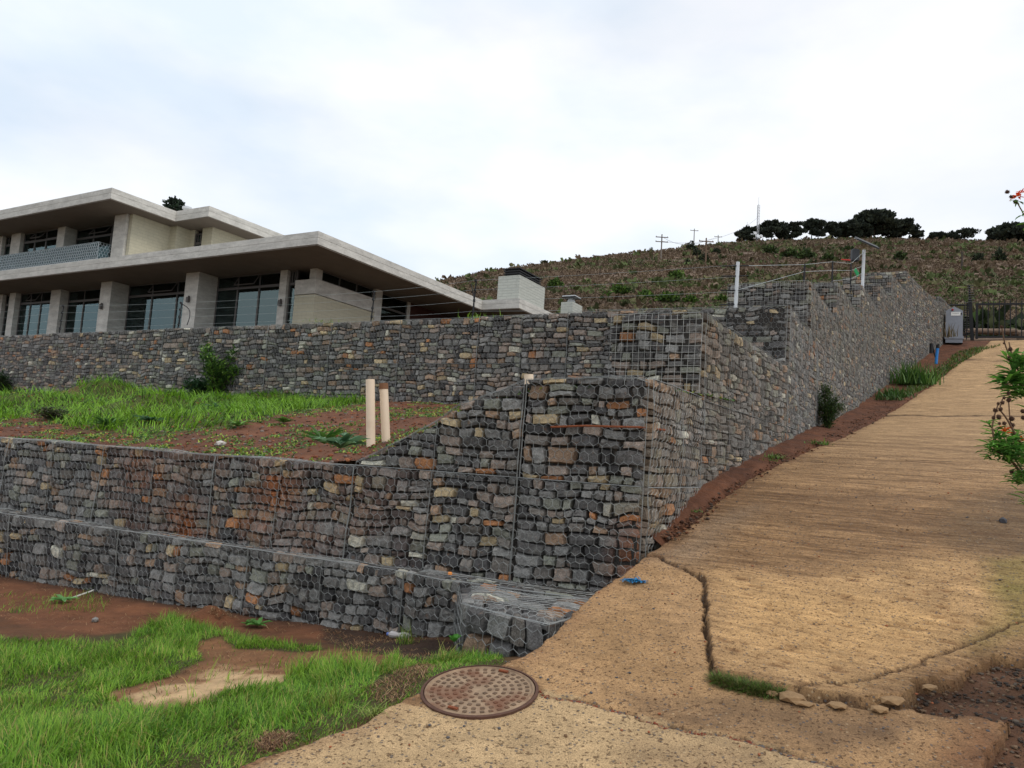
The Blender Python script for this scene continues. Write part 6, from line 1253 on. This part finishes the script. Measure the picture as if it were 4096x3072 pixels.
M_mast = plain('pale_steel', 190, 192, 196, .5, .2)
def mast(u, vt, vs, w, label, dy=-4):
    p = ridge_pt(u, dy); sc = p[1]/769; H = atY(u, vt, p[1])[2]-p[2]; Hs = atY(u, vs, p[1])[2]-p[2]; h = w*sc/2; o = empty('lattice_mast', p, label, 'mast'); L = []
    cs = [np.array([h, 0, 0]), np.array([-h*.5, h*.87, 0]), np.array([-h*.5, -h*.87, 0])]
    for c in cs: L.append(segs([p+c], [p+c+[0, 0, H]], .07, k=4))
    nn = int(H/(h*2.2)); zz = np.linspace(0, H, nn+1)
    for a, b in zip(zz[:-1], zz[1:]):
        for i in range(3): L.append(segs([p+cs[i]+[0, 0, a], p+cs[i]+[0, 0, b]], [p+cs[(i+1) % 3]+[0, 0, b], p+cs[(i+1) % 3]+[0, 0, b]], .045, k=3))
    mk('lattice', L, M_mast, parent=o); mk('aerial', [segs([p+[0, 0, H]], [p+[0, 0, Hs]], .06, k=4)], M_mast, parent=o)
    return o, p, H, h
o, p, H, h = mast(757.3, 205, 197, 2.7, 'tall pale lattice radio mast among the ridge pines')
for dz, dx in ((.16, -1.2), (.09, 1.0), (.05, -1.4)): q = p + [dx, -1.0, H*dz+.6]; mk('dish', [segs([q], [q + [0, -.35, 0]], .65, k=12, r2=.5)], plain('white_dish', 225, 226, 228, .5), parent=o)
mast(746.6, 225, 222, 3.2, 'short pale lattice mast left of the tall one', dy=-1)
def pole(u, vt, vb, label, arms=1, col=(126, 118, 110), lean=0, Y=None):
    b = march(u, vb, hill, 46, 400, 3000) if Y is None else atY(u, vb, Y); t = atY(u + lean, vt, b[1]); H = t[2]-b[2]; o = empty('utility_pole', b, label, 'utility pole')
    mk('pole', [segs([b-[0, 0, 1]], [t], .17, k=6, r2=.12)], plain('grey_timber', *col, .9), parent=o)
    for k in range(arms): c = t - [0, 0, (.7+1.0*k)]; mk('crossarm', [segs([c - [1.35, .2, 0]], [c + [1.35, -.2, 0]], .10, k=4), segs([c+[-1.2, 0, 0], c + [0, 0, .0], c+[1.2, 0, 0]], [c+[-1.2, 0, .3], c+[0, 0, .3], c+[1.2, 0, .3]], .07, k=4)], plain('grey_timber_arm', *col, .9), parent=o)
    return t
t1 = pole(661, 234.3, 259.5, 'tall thin utility pole farthest left on the slope', 2, lean=1); t2 = pole(693.8, 228.7, 246, 'utility pole rising from behind the skyline bush', 1, lean=.6); t3 = pole(705.7, 238, 265.5, 'brown wooden utility pole lowest on the slope', 1, (112, 92, 76), lean=.6); t4 = pole(718.2, 235, 242.8, 'short utility pole on the skyline, right of the others', 1)
pole(962, 252, 270, 'thin dark pole on the slope above the keypad pillar', 0, (70, 64, 58))
def span(a, b, label):
    s_ = np.linspace(0, 1, 15)[:, None]; q = a*(1-s_)+b*s_; q[:, 2] -= 1.2*4*(s_*(1-s_))[:, 0]; o = mk('overhead_wire', [segs(q[:-1], q[1:], .035, k=3)], M_frame); tag(o, label, 'overhead wire')
span(t1-[0, 0, .5], t3-[0, 0, .5], 'overhead wire sagging from the leftmost pole to the brown wooden pole'); span(t1-[0, 0, 1.5], t4-[0, 0, .5], 'overhead wire from the leftmost pole to the short skyline pole'); span(t3-[0, 0, .5], ridge_pt(757, -4)+[0, 0, 9], 'overhead wire from the brown wooden pole toward the mast')
for i, (u, v) in enumerate([(627, 262), (634, 266), (641, 270), (600, 275)]):
    b = march(u, v, hill, 46, 400, 3000); o = mk('fence_stake', [segs([b-[0, 0, .3]], [b+[0, 0, 1.6]], .09, k=4, r2=.06)], M_bark); tag(o, ['uppermost thin fence stake below the leftmost utility pole', 'middle thin fence stake of three in the hill scrub', 'lowest of three thin fence stakes in the hill scrub', 'lone thin fence stake far left on the hill'][i], 'fence stake', 'fence stakes on the hill')
# clods, fallen stones and washed dirt on the bank strip
n = 2600; s_ = 7.1 + 24*rng.random(n)**1.6; a_ = rng.random(n); tw_ = np.interp(s_, _sw[:, 0], _sw[:, 1]); t_ = (tw_+.02)*(1-a_) + (tl(s_)+.16*rng.random(n)**2)*a_; x = E2[0]*s_+NR[0]*t_; y = E2[1]*s_+NR[1]*t_
c = np.array([rgb(96, 62, 44), rgb(120, 80, 56), rgb(72, 48, 36), rgb(110, 78, 58), rgb(84, 70, 60)])[rng.integers(0, 5, n)]
bc = mk('bank_clods', [pebbles(np.c_[x, y, zd(x, y)+.008+.012*rng.random(n)], .006+.022*rng.random(n)**3, c)], M_peb, org=(5, 12, 2)); tag(bc, 'clods and small stones littering the dirt strip along the stepped wall', 'soil clods', kind='stuff')
